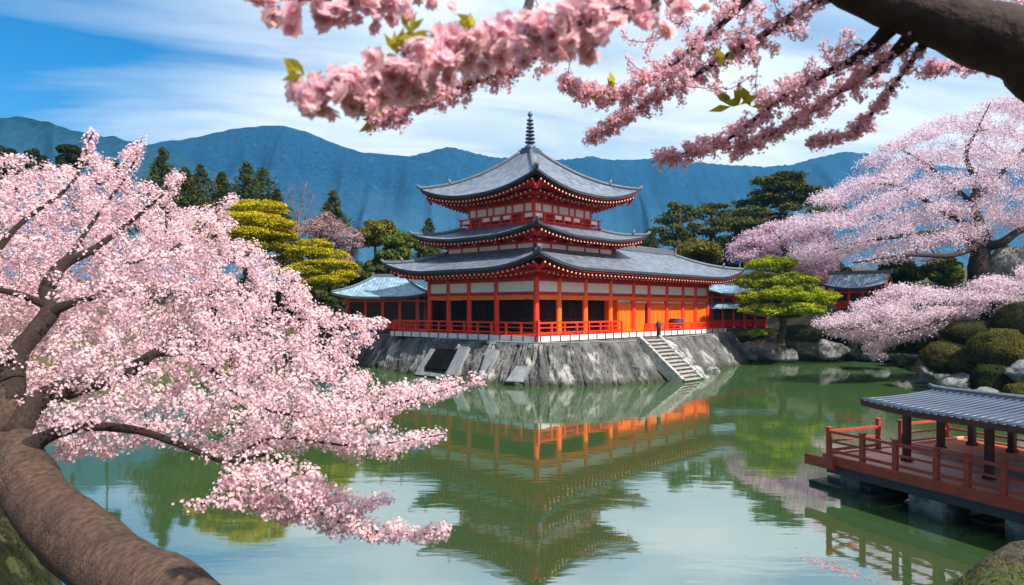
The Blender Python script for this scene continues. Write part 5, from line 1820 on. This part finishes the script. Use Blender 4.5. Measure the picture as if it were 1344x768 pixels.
leafy_tree("dark small tree between the two blossom spikes", 140, 310, 208, 76, 16, 28, DRK, DRK2, flat=1.7, nclump=40)
leafy_tree("olive bushy tree under the roof-side pine", 912, 360, 318, 74, 34, 29, OLV, OLV2 * 0.8)
leafy_tree("dark bushy tree under the olive-topped pine", 962, 372, 320, 78, 34, 30, DRK * 1.6, GRN2 * 0.7)
leafy_tree("dark evergreen tree behind the small shrine roof", 1180, 390, 338, 68, 30, 31, DRK * 1.2, GRN2 * .6)
leafy_tree("green shrub-like tree left of the broad cherry trunk", 1238, 402, 338, 56, 24, 32, GRN, GRN2)
leafy_tree("yellow-tinged dark tree at the right edge behind the broad cherry", 1345, 392, 330, 58, 34, 33, GRN * .8, OLV2 * 0.9)
leafy_tree("dark tree rising behind the small pale cherry", 1075, 400, 330, 72, 34, 34, DRK * 1.2, GRN2 * .6)
leafy_tree("dark leafy tree behind the right side hall", 950, 425, 362, 72, 26, 35, DRK, DRK2 * 1.2)
leafy_tree("bare-twigged pinkish tree in a soft haze of buds right of the bare tree", 425, 350, 280, 80, 38, 36, np.array([0.22, 0.13, 0.13]), np.array([0.42, 0.27, 0.27]), size=0.3, name="budding_tree", flat=0.9)
leafy_tree("mauve budding tree behind the lower golden pine", 462, 370, 300, 76, 24, 37, np.array([0.24, 0.16, 0.18]), np.array([0.40, 0.30, 0.34]), size=0.3, name="budding_tree")


def bare_tree():
    D = 88.0
    root = thing("bare_tree", "leafless grey-brown tree with fine upright twigs against the mountain", "tree", (0, 0, 0))
    limbs = [[PL(390, 345, D, .3), PL(391, 300, D, .17), PL(394, 275, D, .11), PL(402, 240, D, .04)], [PL(391, 305, D, .14), PL(385, 270, D, .08), PL(378, 248, D, .03)], [PL(391, 315, D, .14), PL(402, 282, D, .08), PL(412, 258, D, .03)]]
    T = sample_poly_targets([(366, 290), (368, 258), (382, 242), (402, 236), (414, 250), (416, 290)], 420, lambda x, y: D, 2.0)
    paths = tree_skeleton(limbs, T, start_r=0.05, end_r=0.026, wig=0.05, droop=-0.05)
    wood_mesh(paths, "trunk", make_mat("bare_bark", (0.16, 0.11, 0.10), rough=.9), root, sides=(8, 4))


bare_tree()


leafy_tree("russet-pink budding tree between the lower golden pine and the left side hall", 452, 405, 335, 66, 24, 61, np.array([0.20, 0.10, 0.08]), np.array([0.38, 0.22, 0.19]), size=0.26, name="budding_tree")
leafy_tree("dark olive tree just left of the side hall roof behind the blossom tips", 436, 425, 372, 60, 22, 62, DRK * 1.5, GRN2 * 0.7)
leafy_tree("deep green round tree between the two olive trees", 508, 385, 330, 68, 22, 63, DRK * 1.6, GRN2 * 0.9)
# ---- clipped mounds and rocks on the right bank
def mound(label, px, py, D, rx, rz, seed, base, tip, group=None, size=0.085, name="clipped_shrub"):
    rs = np.random.default_rng(seed)
    q = P(px, py, D)
    k = D / F
    R = np.array([rx * k, rx * k * 0.9, rz * k])
    root = thing(name, label, "shrub", (q.x, q.y, q.z), 0, group)
    bm = bmesh.new()
    bmesh.ops.create_icosphere(bm, subdivisions=3, radius=1)
    off = Vector((seed * 1.7, 2, 5))
    def lump(d): return 1 + 0.16 * noise.noise(Vector(d) * 1.6 + off) + 0.07 * noise.noise(Vector(d) * 4 + off)
    for v in bm.verts:
        d = v.co.normalized(); v.co = Vector((d.x * R[0], d.y * R[1], d.z * R[2])) * (0.93 * lump(d))
    me = bpy.data.meshes.new("twig_mass"); bm.to_mesh(me); bm.free()
    me.materials.append(M_TWIG)
    o = bpy.data.objects.new("twig_mass", me); COL.objects.link(o); o.parent = root
    n = int(9000 * max(0.35, (rx * rz) / 700.0))
    u = unit(rs.normal(size=(n, 3)))
    lm = np.array([lump(d) for d in u])[:, None]
    pos = u * R * lm * rs.uniform(0.93, 1.03, (n, 1))
    g = np.clip(0.45 + rs.normal(0, 0.25, (n, 1)) + (lm - 1) * 1.5, 0, 1)
    V = leaves(pos, unit(u / R + rs.normal(0, 0.35 / R.mean(), (n, 3))), rs.uniform(0.7, 1.3, n) * size, size * 0.6)
    poly_mesh("crown", V, 4, base * (1 - g) + tip * g, M_LEAF, root)
    return root


M_TWIG = make_mat("shrub_twigs", (0.02, 0.024, 0.010), rough=0.95, var=0.4)
MO, MO2 = np.array([0.045, 0.05, 0.012]), np.array([0.15, 0.13, 0.03])
MD, MD2 = np.array([0.018, 0.026, 0.010]), np.array([0.06, 0.07, 0.02])
SH = "clipped shrubs on the right bank"
mound("round olive clipped shrub, highest and brightest of those at the right edge", 1310, 458, 35.5, 34, 27, 41, MO, MO2 * 1.2, SH)
mound("brownish clipped shrub nearest the water on the right bank", 1238, 470, 38.5, 27, 21, 42, MO, np.array([0.16, 0.12, 0.035]), SH)
mound("dull clipped shrub wedged between the brownish shrub and the bright round shrub", 1274, 476, 36.5, 24, 20, 43, MD * 1.4, MO2 * .8, SH)
mound("wide dark clipped shrub above the brownish shrub", 1275, 437, 40.5, 36, 17, 44, MD * 1.3, MO2 * .75, SH)
mound("dark green shrub left of the brownish shrub beneath the low blossom", 1200, 451, 43.0, 34, 14, 45, MD, MD2 * 1.2, SH)
mound("green-tipped shrub low under the left end of the sprawling cherry", 1160, 452, 50.0, 34, 14, 46, MD, np.array([0.08, 0.11, 0.02]), SH)
mound("tall dark shrub at the right edge under the low cherry", 1338, 424, 39.0, 30, 26, 47, MD, MD2, SH)
mound("small round clipped shrub low by the pavilion roof", 1338, 517, 31.0, 20, 15, 48, MO, MO2, SH)
mound("dark shrub mass below the bright round shrub", 1305, 500, 33.5, 30, 22, 49, MD, MD2, SH)
mound("dark spreading shrub at the foot of the clipped green pine", 1052, 437, 58.0, 32, 12, 50, MD, np.array([0.05, 0.08, 0.02]), SH)
mound("dark bush against the foot of the small shrine", 1108, 432, 60.0, 36, 18, 51, MD, MD2, SH)
mound("dark bush between shrine and sprawling cherry", 1150, 420, 59.0, 36, 20, 52, MD, MD2, SH)
mound("low dark bush behind the embankment at the right side hall", 968, 442, 61.0, 26, 9, 53, MD, MD2, SH)
mound("dark bush under the left side hall beside the blossom", 466, 432, 57.0, 22, 18, 54, MD, MD2, SH)
mound("dark spreading shrub beneath the lower golden pine", 420, 420, 54.0, 40, 24, 55, MD, MD2, SH)
mound("dark spreading shrub beneath the taller golden pine", 335, 400, 54.0, 60, 36, 56, MD, MD2, SH)


def rock(label, px, py, D, rx, rz, seed, mat=None, group="rocks along the right shore"):
    q = P(px, py, D)
    k = D / F
    bm = bmesh.new()
    bmesh.ops.create_icosphere(bm, subdivisions=4, radius=1)
    off = Vector((seed * 3.1, 7, 1))
    for v in bm.verts:
        d = v.co.normalized()
        s = 1 + 0.45 * noise.noise(d * 1.1 + off) + 0.2 * abs(noise.noise(d * 2.6 + off)) + 0.07 * noise.noise(d * 7 + off)
        v.co = Vector((d.x * rx * k, d.y * rx * k * 0.85, d.z * rz * k)) * s
    me = bpy.data.meshes.new("shore_rock"); bm.to_mesh(me); bm.free()
    for p in me.polygons: p.use_smooth = True
    me.materials.append(mat or M_ROCK)
    o = bpy.data.objects.new("shore_rock", me); COL.objects.link(o)
    o.location = q
    return tag(o, label, "rock", group)


M_ROCKP = make_mat("pale_rock", (0.25, 0.25, 0.25), rough=0.9, var=0.4, scale=1.5, bump=0.8, bscale=4, bdist=0.12, second=(0.10, 0.10, 0.09), second_scale=1.0, second_lo=0.5, second_hi=0.62)
rock("large grey boulder at the waterline right of the clipped green pine", 1084, 461, 58.5, 24, 14, 1, M_ROCKP)
rock("brownish rock beside the trunk foot of the clipped green pine", 1053, 452, 58.5, 17, 12, 2)
rock("pale low rock at the waterline below the clipped green pine", 1034, 467, 57.5, 14, 9, 3, M_ROCKP)
rock("grey rock left of the pale low rock at the waterline", 1010, 463, 57.5, 17, 11, 4)
rock("dark rock where the embankment ends", 985, 462, 58.0, 16, 12, 5)
rock("dark mossy rock at the waterline under the shrine bushes", 1122, 462, 60.0, 18, 11, 6)
rock("flat dark rock under the green-tipped shrub", 1158, 466, 58.0, 24, 10, 7)
rock("grey rock in the far corner of the pond", 1190, 466, 53.0, 18, 12, 8)
rock("dark rock under the brownish clipped shrub", 1224, 494, 41.0, 20, 14, 9)
rock("dark rock at the waterline below the dull shrub", 1262, 510, 36.0, 26, 18, 10)
rock("grey rock by the small round shrub at the right edge", 1344, 490, 32.5, 24, 16, 11)
rock("dark rock just above the pavilion roof", 1300, 524, 33.0, 28, 16, 12)
rock("big dark rock face behind the broad cherry trunk", 1322, 350, 56.0, 24, 26, 13)
rock("small rock at the waterline beside the stair foot", 935, 486, 49.0, 10, 5, 14, M_ROCKP)

# fallen petals adrift near the pavilion
def petals():
    N = 260
    c = np.array([P(1095, 748, 1.0).x, 0, 0])
    ps = []
    for k in range(N):
        px = random.gauss(1095, 26); py = 745 + (px - 1095) * 0.32 + random.gauss(0, 4)
        Dd = CAMH * F / (py - HY)
        q = P(px, py, Dd)
        ps.append((q.x, q.y, 0.006))
    ps = np.array(ps)
    V = leaves(ps, unit(np.tile([[0, 0, 1.0]], (N, 1)) + rng.normal(0, .05, (N, 3))), rng.uniform(.03, .07, N), .03)
    o = poly_mesh("fallen_petals", V, 4, np.tile([[0.62, 0.42, 0.45]], (N, 1)) * rng.uniform(.6, 1.1, (N, 1)), M_BLOSSOM)
    o["kind"] = "stuff"
    tag(o, "drift of fallen pink petals floating on the water near the pavilion", "petals")


petals()

# grass on the near bank
def near_grass():
    pts = []
    while len(pts) < 16000:
        x, y = random.uniform(-7, 6.5), random.uniform(1.2, 8.2)
        if in_poly(np.array([x]), np.array([y]), POND)[0]: continue
        if noise.noise(Vector((x * 1.1, y * 1.1, 2.2))) < -0.02: continue
        pts.append((x, y))
    pts = np.array(pts)
    z = ground_z(pts[:, 0], pts[:, 1])
    N = len(pts)
    p = np.column_stack([pts, z])
    d = unit(rng.normal(0, .5, (N, 3)) + np.array([0, 0, 1.0]))
    s = unit(np.cross(d, rng.normal(size=(N, 3)))) * 0.006
    L = rng.uniform(.02, .07, (N, 1))
    V = np.stack([p - s, p + s, p + s * .6 + d * L * .6, p + d * L], axis=1)
    o = poly_mesh("grass", V, 4, np.array([[.10, .11, .02]]) * rng.uniform(.5, 1.6, (N, 1)), M_LEAF)
    o["kind"] = "stuff"
    tag(o, "short mossy grass on the near bank", "grass")


near_grass()
